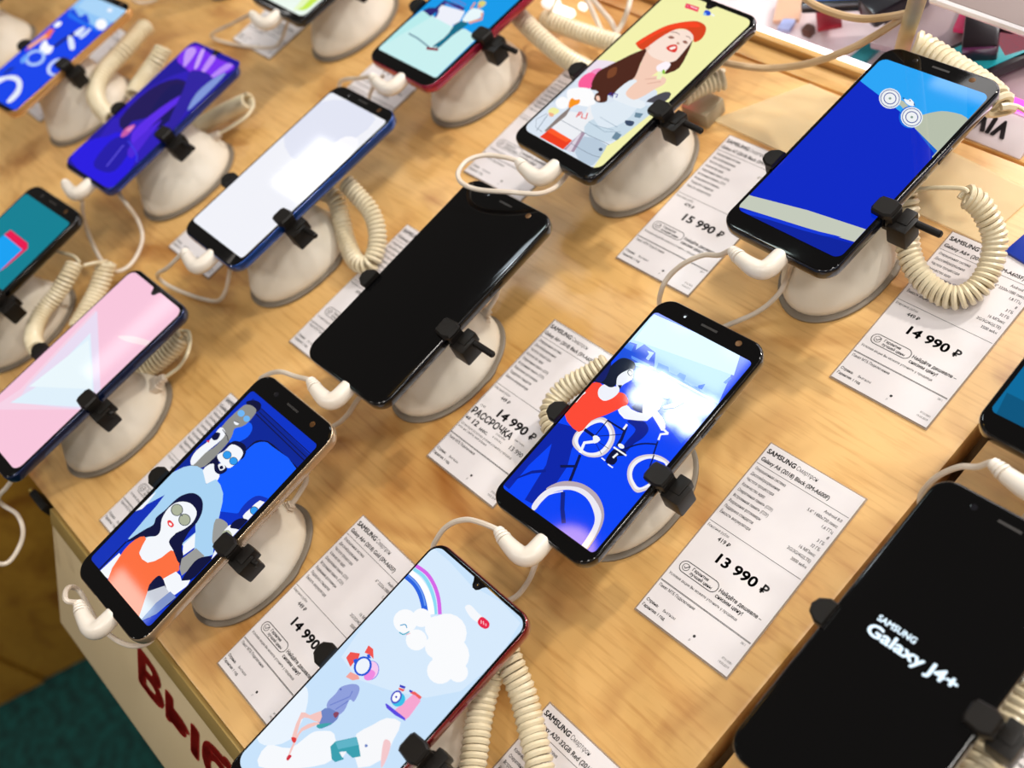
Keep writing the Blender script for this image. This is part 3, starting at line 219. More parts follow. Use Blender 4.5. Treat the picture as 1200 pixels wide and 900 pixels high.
  ('fd7040',2,[(-12.02,-68.73),(-17.85,-55.95),(-19.14,-47.2),(-16.9,-39.64),(-12.49,-38.12),(-8.86,-46.25),(1.03,-46.3),(6.08,-38.63),(7.48,-32.34),(13.93,-31.9),(22.08,-36.41),(19.39,-43.56),(17.47,-53.23),(22.89,-63.53),(27.57,-72.13),(6.22,-71.91)]),
  ('050c3c',3,[(1.83,-30.02),(1.26,-25.09),(3.72,-21.19),(12.61,-27.59),(17.03,-29.65),(18.33,-33.94),(8.66,-31.49)]),
  ('9b9b98',1,[(20.0,-21.74),(28.54,-21.33),(26.3,-37.45),(21.6,-35.72),(17.71,-31.26)]),
  ('050c3c',3,[(28.43,-38.98),(26.05,-27.29),(28.89,-21.6),(33.41,-18.84),(35.79,-22.28),(32.95,-35.65)]),
  ('050c3c',3,[(15.12,-56.0),(13.23,-48.08),(16.32,-45.81),(27.27,-48.03),(35.21,-48.23),(28.92,-59.01)]),
  ('f4f7fc',1,[(17.81,-45.76),(21.11,-38.15),(25.54,-38.01),(28.78,-39.23),(32.95,-35.65),(34.24,-38.79),(32.03,-47.05),(26.51,-48.59)]),
  ('c9cdd8',1,[(15.84,-56.5),(22.15,-47.71),(29.43,-48.47),(30.11,-64.17),(25.46,-70.7)]),
  ('7f93c8',1,[(26.11,-57.05),(28.02,-47.47),(33.83,-47.24),(31.71,-60.95),(26.57,-70.37)]),
  ('9b9b98',3,[(15.94,-2.92),(24.34,-0.19),(28.59,-4.56),(28.18,-13.25),(23.45,-11.38)]),
  ('0a30b8',3,[(26.91,6.92),(24.22,13.57),(26.08,21.29),(32.2,24.46),(38.86,24.83),(37.45,11.17)]),
  ('f4f7fc',2,[(29.21,8.55),(29.47,14.04),(30.56,21.19),(37.23,21.58),(36.91,15.01),(34.36,7.94)]),
  ('1f2f44',1,[(34.86,16.53),(35.45,15.86),(35.7,15.08),(35.56,14.28),(35.07,13.55),(34.27,12.99),(33.27,12.67),(32.19,12.62),(31.14,12.84),(30.27,13.32),(29.68,13.99),(29.43,14.78),(29.56,15.59),(30.06,16.31),(30.86,16.87),(31.87,17.2),(32.96,17.25),(34.0,17.02)]),
  ('2e9bef',1,[(34.54,16.31),(35.05,15.73),(35.26,15.06),(35.14,14.37),(34.72,13.74),(34.04,13.27),(33.18,12.99),(32.24,12.94),(31.34,13.13),(30.59,13.55),(30.08,14.13),(29.87,14.8),(29.99,15.5),(30.41,16.12),(31.1,16.6),(31.97,16.88),(32.9,16.92),(33.8,16.72)]),
  ('f4f7fc',2,[(33.74,-19.64),(26.4,-4.02),(28.14,1.44),(34.85,3.03),(34.53,-3.48),(35.4,-15.33)]),
  ('050c3c',3,[(28.03,-0.75),(27.11,3.36),(30.29,7.71),(37.34,9.0),(37.07,3.56),(31.81,0.87)]),
  ('aeb49c',3,[(26.35,-5.11),(28.7,-2.39),(33.44,-3.21),(32.91,-6.73),(28.82,-7.55)]),
 ],
 'hat': [
  ('f4f2ae',1,'*'),
  ('dce6f2',2,[(-35.56,-66.96),(-37.95,-48.58),(-38.42,-24.19),(-39.0,-12.64),(-32.19,0.37),(-12.85,-8.41),(2.5,-2.66),(21.72,-1.58),(32.91,-17.85),(30.68,-32.3),(29.75,-45.95),(25.98,-52.46),(31.08,-69.01),(23.96,-73.17),(-24.41,-72.15)]),
  ('efe2ee',3,[(-38.36,-2.79),(-30.43,2.46),(-18.82,4.86),(-13.49,-1.76),(-21.87,-8.46),(-32.72,-11.76)]),
  ('fb5f9a',2,[(-31.92,-20.77),(-32.97,-14.25),(-29.53,-8.92),(-24.47,-7.47),(-18.58,-9.08),(-18.28,-15.92),(-20.91,-21.96),(-26.59,-24.98)]),
  ('f78fc0',3,[(-30.97,-9.67),(-28.26,-4.72),(-23.14,-4.43),(-18.68,-6.8),(-23.65,-9.39)]),
  ('fcfcfd',4,[(-32.92,-30.69),(-28.78,-24.98),(-18.74,-21.97),(-7.74,-28.75),(-7.56,-33.22),(-23.12,-37.06)]),
  ('fcfcfd',4,[(-33.14,-41.32),(-31.93,-36.0),(-24.59,-36.7),(-22.16,-42.31),(-27.11,-45.01)]),
  ('f1eea0',3,[(-31.63,-49.79),(-30.34,-46.19),(-24.89,-46.1),(-24.02,-49.08),(-26.75,-52.88)]),
  ('f2b08a',3,[(-29.74,-51.07),(-26.14,-50.25),(-24.6,-52.27),(-27.1,-53.07)]),
  ('eef0f4',2,[(-19.56,-52.35),(-17.1,-42.99),(-7.29,-39.9),(-9.68,-33.23),(-2.78,-29.48),(2.63,-43.47),(4.31,-51.48),(1.22,-61.03),(-16.38,-59.69)]),
  ('fa961c',3,[(-24.59,-36.7),(-24.95,-33.65),(-21.97,-33.9),(-19.37,-32.15),(-17.09,-34.95),(-18.75,-38.15),(-19.35,-40.78),(-21.37,-40.73)]),
  ('8a7d78',1,[(-20.43,-40.79),(-18.98,-41.15),(-16.91,-47.46),(-17.91,-57.14),(-18.32,-64.18),(-20.46,-64.25),(-21.06,-50.89)]),
  ('5b6f86',1,[(-25.14,-67.02),(-28.7,-52.95),(-29.16,-52.9),(-25.59,-66.98)]),
  ('5b6f86',1,[(-30.57,-52.5),(-33.16,-59.75),(-28.05,-65.15),(-21.08,-65.88),(-21.14,-65.61),(-27.94,-64.93),(-32.81,-59.79),(-30.23,-52.66)]),
  ('8ba0b5',1,[(-37.04,-25.69),(-35.86,-34.48),(-33.98,-42.82),(-33.63,-42.86),(-35.51,-34.54),(-36.68,-25.77)]),
  ('8ba0b5',1,[(-35.04,-21.09),(-34.59,-30.26),(-35.58,-40.15),(-35.23,-40.26),(-34.23,-30.36),(-34.68,-21.19)]),
  ('ee3d1c',1,[(-18.14,-60.11),(2.59,-60.81),(2.92,-69.5),(-19.14,-69.74)]),
  ('ff5a28',1,[(-18.69,-63.82),(-17.07,-60.08),(2.25,-61.0),(-0.05,-63.98)]),
  ('e33030',1,[(-9.43,-44.8),(-10.67,-40.46),(-10.2,-39.64),(-9.76,-43.17),(-8.78,-43.35),(-9.35,-39.48),(-11.65,-40.17),(-10.39,-44.71)]),
  ('e33030',1,[(-8.75,-40.55),(-6.52,-43.76),(-2.49,-42.8),(-5.17,-38.33),(-6.01,-38.47),(-3.45,-42.44),(-6.36,-43.06),(-7.9,-40.39)]),
  ('c9dbe8',2,[(0.55,-43.49),(6.36,-32.41),(16.25,-21.39),(28.11,-12.71),(32.91,-17.85),(29.63,-41.65),(19.98,-52.6),(4.31,-51.48)]),
  ('dfeaf4',3,[(-8.3,-32.48),(1.88,-23.55),(5.56,-10.19),(18.74,-14.43),(21.37,-33.07),(10.87,-43.35)]),
  ('6c8a9e',1,[(22.38,-22.51),(27.68,-20.72),(28.46,-24.71),(24.49,-25.79)]),
  ('6c8a9e',1,[(22.96,-41.02),(27.95,-40.96),(29.1,-46.32),(24.13,-46.4)]),
  ('3a4a66',2,[(21.3,-30.89),(27.25,-28.7),(28.69,-32.31),(24.73,-33.41)]),
  ('7d98ac',1,[(0.59,-43.65),(16.44,-44.87),(25.71,-39.68),(25.45,-39.41),(16.27,-44.57),(0.5,-43.34)]),
  ('7d98ac',1,[(5.51,-44.31),(20.7,-40.83),(20.5,-40.54),(5.32,-44.01)]),
  ('7d98ac',1,[(4.51,-36.99),(20.89,-37.94),(20.8,-37.63),(4.41,-36.68)]),
  ('b8cadb',2,[(11.71,-67.21),(7.16,-54.33),(25.98,-52.46),(29.76,-68.71),(24.58,-71.73)]),
  ('a78fa4',1,[(2.96,-52.24),(5.7,-51.82),(11.04,-67.59),(3.25,-69.31)]),
  ('dcd3e0',1,[(3.12,-56.61),(3.67,-52.96),(9.05,-68.74),(4.95,-68.88)]),
  ('3a4a66',1,[(25.96,-56.29),(26.24,-56.69),(26.35,-57.12),(26.26,-57.53),(26.0,-57.87),(25.59,-58.11),(25.09,-58.2),(24.55,-58.15),(24.03,-57.95),(23.61,-57.64),(23.33,-57.24),(23.22,-56.81),(23.31,-56.39),(23.57,-56.05),(23.98,-55.81),(24.48,-55.72),(25.03,-55.77),(25.54,-55.97)]),
  ('5b6a80',1,[(3.42,-63.3),(7.13,-63.38),(12.47,-63.51),(18.02,-63.57),(22.39,-63.43),(25.31,-63.11),(27.5,-62.66),(29.13,-61.99),(30.35,-61.01),(31.11,-59.51),(31.38,-57.6),(31.24,-55.68),(30.82,-54.14),(30.26,-53.05),(29.44,-52.2),(28.08,-51.6),(25.9,-51.24),(22.75,-51.2),(18.78,-51.44),(14.17,-51.76),(9.07,-51.96),(2.7,-51.97),(-4.8,-51.91),(-11.84,-51.82),(-16.77,-51.77),(-16.65,-52.08),(-11.73,-52.13),(-4.68,-52.22),(2.82,-52.28),(9.2,-52.26),(14.31,-52.06),(18.92,-51.74),(22.87,-51.5),(25.98,-51.54),(28.08,-51.88),(29.28,-52.41),(29.97,-53.13),(30.48,-54.14),(30.9,-55.63),(31.03,-57.5),(30.77,-59.36),(30.04,-60.8),(28.87,-61.74),(27.3,-62.38),(25.15,-62.82),(22.26,-63.13),(17.91,-63.27),(12.37,-63.22),(7.03,-63.08),(3.31,-63.0)]),
  ('f4f2ae',1,[(31.79,-70.75),(26.66,-53.16),(29.63,-41.65),(32.26,-18.2),(36.33,-22.57),(36.68,-59.3),(34.3,-67.14)]),
  ('4d2418',2,[(-12.28,21.15),(-2.16,18.07),(6.98,18.1),(5.36,24.23),(12.44,20.9),(15.48,12.16),(18.14,14.68),(20.69,20.57),(16.88,32.39),(12.04,42.72),(8.84,44.63),(-2.43,43.77)]),
  ('f5cdb8',3,[(-8.81,24.08),(8.19,23.35),(9.71,19.51),(10.03,10.46),(8.18,3.77),(2.84,-2.48),(-2.11,-1.62),(-4.72,10.93),(-10.02,18.76)]),
  ('4d2418',3,[(-10.96,24.17),(-5.46,11.72),(-0.08,0.59),(-0.51,-6.54),(1.29,-17.04),(-7.71,-20.71),(-16.28,-20.66),(-22.17,-17.98),(-26.25,-8.4),(-24.37,-1.53),(-20.4,7.59),(-17.09,15.17),(-13.03,21.95)]),
  ('7a4326',3,[(-20.65,-3.14),(-17.96,1.77),(-13.39,-4.04),(-16.06,-8.93)]),
  ('4d2418',3,[(-20.35,-18.18),(-14.71,-15.2),(-9.12,-12.24),(-6.03,-18.66),(-1.58,-24.28),(-4.61,-27.63),(-9.91,-27.63),(-12.93,-23.5),(-12.37,-19.74),(-18.74,-21.97)]),
  ('f5cdb8',3,[(-11.09,-24.82),(-9.73,-23.51),(-6.08,-26.14),(-8.16,-27.25)]),
  ('fbe3d4',4,[(-12.42,24.62),(-13.42,31.23),(-10.21,41.13),(-5.26,46.89),(2.33,49.65),(9.45,47.27),(11.74,41.4),(13.49,30.67),(13.72,23.86),(8.63,20.68),(-2.94,20.01)]),
  ('f5cdb8',3,[(-13.51,24.67),(-12.52,26.94),(-9.2,25.06),(-10.19,22.79)]),
  ('d9441c',4,[(-19.98,23.2),(-21.93,25.81),(-18.09,38.46),(-13.72,47.18),(-6.06,54.48),(1.99,58.96),(9.78,58.0),(14.13,53.09),(15.72,46.87),(13.21,43.07),(8.03,47.75),(0.34,49.63),(-5.97,46.54),(-10.02,36.47),(-12.38,23.46),(-14.83,21.64)]),
  ('f64520',4,[(-21.54,25.4),(-17.7,38.05),(-13.49,46.93),(-5.84,54.23),(2.03,57.79),(7.06,55.5),(-2.32,50.34),(-11.72,42.77),(-17.02,30.63),(-18.58,24.5)]),
  ('e0392e',4,[(0.21,30.37),(0.8,33.6),(3.89,35.73),(7.12,33.84),(8.43,30.2),(4.83,29.2)]),
  ('fff0ea',3,[(2.29,31.42),(4.3,34.18),(6.09,33.33),(4.42,30.74)]),
  ('9b6a5a',3,[(-5.8,38.56),(-4.59,40.58),(-1.23,40.23),(-2.58,38.38)]),
  ('9b6a5a',3,[(5.84,40.21),(7.54,41.65),(10.39,40.14),(8.33,39.12)]),
  ('c79a86',3,[(3.5,36.71),(3.44,38.43),(5.94,37.34),(5.27,36.42)]),
  ('7a4a38',1,[(-6.88,43.05),(-3.04,44.36),(0.1,43.59),(0.02,44.04),(-3.3,44.82),(-7.24,43.5)]),
  ('7a4a38',1,[(4.74,44.66),(7.47,44.88),(9.49,43.65),(9.64,44.0),(7.38,45.32),(4.49,45.12)]),
  ('e8eff6',2,[(-1.89,-7.27),(0.69,-1.31),(4.93,-2.52),(6.02,-13.36),(21.74,-12.81),(23.27,-18.68),(6.98,-20.79),(-1.41,-19.62)]),
  ('f5cdb8',3,[(5.34,-13.72),(3.69,-6.62),(5.45,2.34),(12.18,8.15),(18.99,9.43),(21.85,5.26),(19.35,-1.71),(17.52,-8.33),(13.65,-14.93)]),
  ('d79c84',1,[(7.71,2.12),(15.13,7.15),(14.79,7.48),(7.37,2.45)]),
  ('d79c84',1,[(11.95,-0.21),(18.61,5.57),(18.25,5.88),(11.59,0.1)]),
  ('fdf4fa',4,[(6.41,14.35),(6.98,18.1),(9.31,21.03),(13.13,20.69),(14.66,16.31),(12.74,11.87),(9.99,11.59)]),
  ('eef6c0',1,[(10.67,11.94),(13.74,12.96),(17.02,7.26),(14.32,5.84)]),
  ('8dc23a',3,[(12.35,13.39),(12.99,14.87),(15.82,12.33),(14.47,11.63)]),
  ('4c4a54',2,[(22.4,-12.45),(23.55,-6.22),(27.39,0.32),(32.06,0.57),(32.93,-6.76)]),
  ('2b2b9a',1,[(-4.07,-20.35),(-4.02,-17.8),(-2.5,-20.63),(-1.66,-20.47),(-4.19,-17.0),(-5.04,-19.98)]),
  ('2b2b9a',1,[(-0.06,-20.49),(-1.7,-17.45),(0.79,-17.02),(1.36,-19.21),(2.36,-19.26),(1.06,-16.3),(-2.72,-16.94),(-1.02,-20.56)]),
  ('f0365f',1,[(-14.76,65.09),(-8.64,65.59),(-3.79,65.76),(-5.76,69.57),(-10.73,69.41),(-16.95,68.92)]),
  ('2350d8',1,[(5.65,67.99),(5.86,67.25),(5.69,66.59),(5.17,66.08),(4.37,65.8),(3.38,65.77),(2.31,65.99),(1.3,66.45),(0.47,67.09),(-0.08,67.83),(-0.28,68.57),(-0.11,69.24),(0.41,69.75),(1.21,70.03),(2.21,70.06),(3.28,69.83),(4.28,69.36),(5.11,68.73)]),
  ('8ac0f5',1,[(2.87,66.76),(3.16,66.34),(3.29,65.92),(3.27,65.55),(3.08,65.27),(2.75,65.12),(2.32,65.1),(1.85,65.23),(1.39,65.49),(0.99,65.85),(0.7,66.27),(0.56,66.69),(0.59,67.06),(0.78,67.34),(1.11,67.5),(1.53,67.51),(2.01,67.38),(2.47,67.12)]),
  ('f4f6f0',1,[(5.71,67.73),(9.26,67.05),(8.92,68.37),(5.37,69.05)]),
  ('ffb3c2',1,[(-14.98,67.49),(-13.04,66.47),(-12.94,66.85),(-14.88,67.87)]),
  ('ffd7de',1,[(-11.83,67.43),(-5.67,67.34),(-6.05,68.15),(-12.21,68.25)]),
 ],
 'rain': [
  ('c9e3fb',1,'*'),
  ('d7eafc',2,[(-35.06,73.01),(-2.85,71.27),(32.16,73.49),(32.42,30.08),(4.47,7.15),(-31.04,0.66),(-35.87,55.48)]),
  ('eaf4fe',3,[(-37.87,-27.6),(-33.36,-22.02),(-24.77,-29.83),(-20.25,-44.32),(-29.03,-55.36),(-37.26,-53.15)]),
  ('f6f9fd',3,[(-27.79,-54.32),(-16.91,-46.91),(-13.97,-35.41),(-10.85,-30.98),(-3.77,-26.83),(5.23,-35.19),(-4.5,-48.8),(-23.02,-63.78)]),
  ('d667e8',1,[(-36.22,58.92),(-34.56,59.14),(-32.23,59.48),(-29.7,59.75),(-27.43,59.79),(-25.41,59.57),(-23.39,59.17),(-21.39,58.62),(-19.44,57.99),(-17.57,57.26),(-15.76,56.43),(-14.0,55.49),(-12.28,54.47),(-10.45,53.2),(-8.55,51.71),(-6.86,50.32),(-5.67,49.36),(-4.15,50.71),(-5.32,51.68),(-7.02,53.08),(-8.98,54.62),(-10.92,55.97),(-12.75,57.07),(-14.63,58.07),(-16.56,58.96),(-18.56,59.74),(-20.63,60.43),(-22.78,61.01),(-25.01,61.46),(-27.33,61.72),(-29.9,61.67),(-32.59,61.4),(-34.98,61.06),(-36.62,60.84)]),
  ('8fdcf5',1,[(-34.81,57.08),(-33.53,57.26),(-31.74,57.52),(-29.77,57.72),(-27.93,57.73),(-26.17,57.5),(-24.34,57.11),(-22.47,56.59),(-20.62,55.97),(-18.77,55.23),(-16.9,54.37),(-15.09,53.43),(-13.4,52.45),(-11.72,51.29),(-10.04,49.98),(-8.57,48.76),(-7.53,47.92),(-6.13,49.15),(-7.16,49.99),(-8.65,51.22),(-10.39,52.59),(-12.17,53.82),(-13.97,54.87),(-15.87,55.87),(-17.83,56.77),(-19.79,57.56),(-21.76,58.22),(-23.76,58.79),(-25.77,59.21),(-27.78,59.47),(-29.91,59.48),(-32.06,59.26),(-33.91,58.99),(-35.18,58.82)]),
  ('ffffff',1,[(-35.02,53.92),(-33.74,53.97),(-31.94,54.04),(-29.99,54.07),(-28.19,53.99),(-26.5,53.78),(-24.76,53.48),(-23.03,53.08),(-21.36,52.6),(-19.72,52.02),(-18.08,51.34),(-16.48,50.59),(-14.98,49.8),(-13.48,48.88),(-11.95,47.81),(-10.59,46.82),(-9.62,46.12),(-7.31,48.39),(-8.26,49.08),(-9.65,50.11),(-11.29,51.25),(-12.97,52.29),(-14.64,53.18),(-16.39,54.01),(-18.21,54.77),(-20.07,55.44),(-21.97,55.99),(-23.91,56.43),(-25.86,56.78),(-27.82,57.03),(-29.93,57.14),(-32.08,57.11),(-33.93,57.04),(-35.2,57.0)]),
  ('2a63e0',1,[(-35.52,51.14),(-34.22,51.2),(-32.42,51.29),(-30.48,51.33),(-28.74,51.23),(-27.17,50.99),(-25.55,50.62),(-23.94,50.16),(-22.37,49.61),(-20.77,48.93),(-19.14,48.11),(-17.58,47.26),(-16.28,46.52),(-15.27,45.89),(-14.47,45.32),(-13.81,44.81),(-13.33,44.43),(-10.92,46.65),(-11.4,47.02),(-12.1,47.57),(-13.04,48.25),(-14.19,48.97),(-15.58,49.77),(-17.22,50.67),(-19.01,51.57),(-20.83,52.36),(-22.63,52.99),(-24.46,53.53),(-26.34,53.96),(-28.28,54.26),(-30.4,54.39),(-32.56,54.36),(-34.44,54.27),(-35.72,54.21)]),
  ('6b9cf0',1,[(-35.03,53.07),(-33.73,53.11),(-31.89,53.19),(-29.85,53.21),(-27.95,53.08),(-26.2,52.78),(-24.44,52.36),(-22.71,51.84),(-21.05,51.23),(-19.34,50.41),(-17.59,49.42),(-16.05,48.49),(-14.98,47.84),(-14.44,48.47),(-15.51,49.12),(-17.06,50.06),(-18.85,51.07),(-20.63,51.92),(-22.36,52.56),(-24.15,53.11),(-25.98,53.54),(-27.82,53.86),(-29.81,53.99),(-31.92,53.98),(-33.78,53.9),(-35.08,53.86)]),
  ('fafbfd',1,[(-12.08,39.82),(-10.77,38.11),(-10.24,36.11),(-10.57,34.07),(-11.7,32.22),(-13.51,30.79),(-15.78,29.94),(-18.24,29.79),(-20.61,30.34),(-22.59,31.55),(-23.94,33.27),(-24.49,35.29),(-24.16,37.37),(-23.01,39.24),(-21.16,40.68),(-18.86,41.51),(-16.38,41.64),(-14.02,41.05)]),
  ('fafbfd',1,[(-7.49,45.72),(-6.47,44.37),(-6.06,42.8),(-6.32,41.19),(-7.2,39.75),(-8.62,38.63),(-10.39,37.98),(-12.31,37.87),(-14.15,38.33),(-15.68,39.29),(-16.73,40.65),(-17.15,42.23),(-16.89,43.86),(-15.99,45.32),(-14.56,46.44),(-12.76,47.08),(-10.83,47.17),(-9.0,46.7)]),
  ('fafbfd',1,[(-0.51,36.45),(0.62,34.95),(1.06,33.21),(0.77,31.43),(-0.22,29.81),(-1.78,28.56),(-3.74,27.82),(-5.87,27.67),(-7.91,28.16),(-9.61,29.21),(-10.76,30.7),(-11.22,32.46),(-10.93,34.27),(-9.93,35.9),(-8.34,37.16),(-6.35,37.9),(-4.21,38.02),(-2.18,37.51)]),
  ('fafbfd',1,[(13.7,52.23),(15.72,49.43),(16.5,46.21),(15.96,42.93),(14.17,39.98),(11.32,37.7),(7.76,36.36),(3.89,36.14),(0.17,37.06),(-2.94,39.04),(-5.05,41.84),(-5.89,45.13),(-5.36,48.49),(-3.5,51.51),(-0.56,53.81),(3.08,55.11),(6.99,55.26),(10.68,54.25)]),
  ('fafbfd',1,[(11.33,41.4),(12.56,39.72),(13.04,37.77),(12.71,35.78),(11.62,33.98),(9.88,32.58),(7.72,31.76),(5.37,31.61),(3.12,32.16),(1.25,33.35),(-0.02,35.03),(-0.52,37.0),(-0.19,39.03),(0.92,40.85),(2.69,42.25),(4.89,43.06),(7.25,43.18),(9.49,42.6)]),
  ('fafbfd',1,[(22.98,45.2),(24.86,42.59),(25.58,39.56),(25.06,36.46),(23.37,33.67),(20.7,31.5),(17.37,30.22),(13.75,29.99),(10.28,30.84),(7.39,32.68),(5.43,35.3),(4.65,38.39),(5.17,41.56),(6.91,44.41),(9.66,46.59),(13.07,47.84),(16.72,48.01),(20.16,47.09)]),
  ('fafbfd',1,[(22.15,34.68),(23.48,32.85),(23.99,30.72),(23.63,28.54),(22.43,26.55),(20.54,25.01),(18.19,24.09),(15.63,23.91),(13.2,24.49),(11.17,25.77),(9.8,27.6),(9.26,29.76),(9.62,31.98),(10.84,33.99),(12.77,35.54),(15.17,36.45),(17.73,36.6),(20.16,35.98)]),
  ('fafbfd',1,[(28.68,38.88),(29.65,37.53),(30.02,35.94),(29.75,34.32),(28.87,32.86),(27.48,31.72),(25.74,31.05),(23.87,30.93),(22.09,31.38),(20.61,32.34),(19.61,33.7),(19.23,35.3),(19.5,36.93),(20.4,38.42),(21.81,39.55),(23.56,40.22),(25.44,40.32),(27.22,39.86)]),
  ('fafbfd',1,[(4.2,48.09),(5.46,46.38),(5.95,44.4),(5.62,42.38),(4.51,40.56),(2.75,39.16),(0.55,38.34),(-1.84,38.21),(-4.13,38.78),(-6.04,40.0),(-7.34,41.71),(-7.85,43.71),(-7.53,45.76),(-6.4,47.6),(-4.6,49.01),(-2.36,49.81),(0.04,49.92),(2.32,49.32)]),
  ('3a9fd0',1,[(-17.59,32.27),(-17.25,32.71),(-16.77,33.34),(-16.25,33.93),(-15.83,34.25),(-15.44,34.25),(-14.9,34.06),(-14.37,33.8),(-13.98,33.63),(-13.68,34.07),(-14.06,34.25),(-14.63,34.52),(-15.31,34.75),(-16.05,34.71),(-16.7,34.27),(-17.28,33.62),(-17.76,32.97),(-18.1,32.54)]),
  ('3aa8c0',1,[(-15.44,29.43),(-14.92,29.49),(-14.14,29.58),(-13.27,29.78),(-12.51,30.2),(-11.98,30.96),(-11.58,31.92),(-11.28,32.83),(-11.06,33.45),(-11.64,33.58),(-11.86,32.96),(-12.16,32.06),(-12.53,31.15),(-12.95,30.53),(-13.5,30.24),(-14.24,30.08),(-14.98,30.0),(-15.52,29.93)]),
  ('f0a0b0',1,[(-11.3,31.06),(-10.13,33.14),(-10.49,33.27),(-11.66,31.2)]),
  ('f6f8fc',3,[(3.23,60.98),(4.43,63.63),(10.64,63.34),(16.09,63.09),(15.22,60.16),(9.7,59.21)]),
  ('e8254a',4,[(13.87,60.22),(14.05,63.19),(18.83,63.56),(20.73,61.7),(19.59,59.68),(16.04,59.12)]),
  ('ffd0d8',1,[(14.82,61.53),(16.1,60.29),(16.42,60.54),(15.14,61.78)]),
  ('ffd0d8',1,[(16.02,61.88),(17.63,60.68),(17.91,60.97),(16.3,62.16)]),
  ('ffd0d8',1,[(18.09,61.86),(19.05,60.93),(19.36,61.18),(18.41,62.11)]),
  ('f0554f',1,[(-28.54,2.2),(-28.98,5.66),(-24.18,8.55),(-22.63,6.01),(-23.33,4.02),(-22.91,0.59)]),
  ('f0554f',1,[(-22.41,10.45),(-23.71,14.36),(-20.09,14.68),(-15.92,11.41),(-18.17,11.49),(-20.27,11.22)]),
  ('f4a59c',1,[(-20.97,-4.41),(-20.91,-1.08),(-16.1,0.49),(-14.08,-0.19),(-16.59,-3.17)]),
  ('2458d8',1,[(-24.54,4.0),(-23.55,5.75),(-21.2,4.8),(-21.9,2.82)]),
  ('2458d8',1,[(-20.61,10.47),(-19.65,11.72),(-17.32,10.76),(-19.16,9.75)]),
  ('8a8fe8',1,[(-8.22,8.36),(-7.73,6.78),(-7.83,5.19),(-8.48,3.78),(-9.63,2.71),(-11.12,2.12),(-12.79,2.06),(-14.43,2.56),(-15.86,3.56),(-16.88,4.94),(-17.38,6.52),(-17.29,8.13),(-16.62,9.55),(-15.46,10.63),(-13.95,11.22),(-12.27,11.26),(-10.63,10.74),(-9.22,9.73)]),
  ('f7c9f0',1,[(-8.71,8.11),(-8.24,6.62),(-8.3,5.13),(-8.88,3.8),(-9.92,2.81),(-11.29,2.26),(-12.83,2.23),(-14.35,2.72),(-15.67,3.68),(-16.63,4.98),(-17.11,6.48),(-17.05,7.99),(-16.46,9.33),(-15.41,10.33),(-14.03,10.87),(-12.48,10.89),(-10.96,10.38),(-9.65,9.42)]),
  ('f08ae0',3,[(-13.08,2.01),(-13.43,6.39),(-9.86,7.42),(-8.58,4.28),(-10.46,1.82)]),
  ('2458d8',1,[(-12.85,6.52),(-12.63,4.82),(-13.04,3.17),(-14.02,1.77),(-15.45,0.77),(-17.17,0.31),(-18.97,0.43),(-20.64,1.13),(-21.96,2.32),(-22.79,3.87),(-23.01,5.58),(-22.6,7.25),(-21.61,8.67),(-20.16,9.67),(-18.42,10.12),(-16.62,9.98),(-14.96,9.26),(-13.65,8.06)]),
  ('eef4fc',1,[(-14.1,6.18),(-13.92,4.83),(-14.2,3.52),(-14.91,2.41),(-15.97,1.64),(-17.25,1.3),(-18.6,1.42),(-19.86,2.0),(-20.87,2.97),(-21.51,4.21),(-21.71,5.57),(-21.43,6.89),(-20.71,8.01),(-19.63,8.78),(-18.34,9.12),(-16.99,8.98),(-15.73,8.39),(-14.73,7.42)]),
  ('8f9fdc',3,[(-18.88,-18.49),(-18.62,-13.66),(-18.98,-9.31),(-15.18,-4.35),(-11.59,-2.8),(-9.1,-4.91),(-7.64,-9.67),(-10.28,-10.48),(-8.29,-16.15),(-10.32,-21.47),(-16.68,-21.28)]),
  ('6a7ccb',1,[(-16.35,-19.42),(-11.15,-9.59),(-12.15,-6.62),(-12.63,-6.76),(-11.62,-9.51),(-16.81,-19.29)]),
  ('6a7ccb',1,[(-12.23,-18.73),(-10.09,-11.47),(-10.57,-11.41),(-12.71,-18.67)]),
  ('5a6cbb',2,[(-19.03,-10.28),(-17.82,-9.76),(-17.71,-10.87)]),
  ('6f86c6',2,[(-18.01,-24.21),(-15.46,-20.27),(-8.76,-19.26),(-8.12,-23.27),(-9.49,-27.13),(-12.86,-30.86)]),
  ('3fa3ab',2,[(-14.54,-30.0),(-8.45,-24.0),(-11.68,-30.32)]),
  ('f5c6c0',2,[(-26.06,-31.82),(-21.23,-29.64),(-18.01,-24.21),(-14.16,-28.32),(-20.71,-31.05),(-23.22,-34.06),(-18.63,-41.14),(-20.45,-42.68)]),
  ('f5c6c0',2,[(-13.61,-28.76),(-18.12,-37.08),(-17.21,-41.75),(-14.15,-49.05),(-14.51,-50.25),(-17.36,-44.59),(-19.84,-36.71),(-16.59,-30.35)]),
  ('8a4560',3,[(-11.72,-20.82),(-11.04,-18.88),(-9.3,-18.81),(-9.16,-21.42)]),
  ('e03a3a',2,[(-20.48,-43.15),(-18.07,-41.57),(-16.71,-43.13),(-17.92,-44.16)]),
  ('d03040',2,[(-14.28,-51.4),(-14.76,-49.56),(-13.32,-48.52),(-12.76,-49.65),(-12.86,-51.52)]),
  ('f6a6d0',1,[(12.49,1.11),(14.45,14.43),(19.9,13.52),(20.95,4.57),(20.5,1.98)]),
  ('f0605c',1,[(12.16,13.46),(14.18,14.66),(18.92,15.22),(19.09,13.75),(15.49,13.48),(12.66,12.51)]),
  ('5a4ae0',1,[(6.32,0.5),(6.8,1.08),(19.73,2.67),(20.88,1.85),(14.64,0.21),(8.5,-0.4)]),
  ('3a3ac0',1,[(5.33,11.96),(8.51,13.19),(8.71,11.99),(5.84,11.0)]),
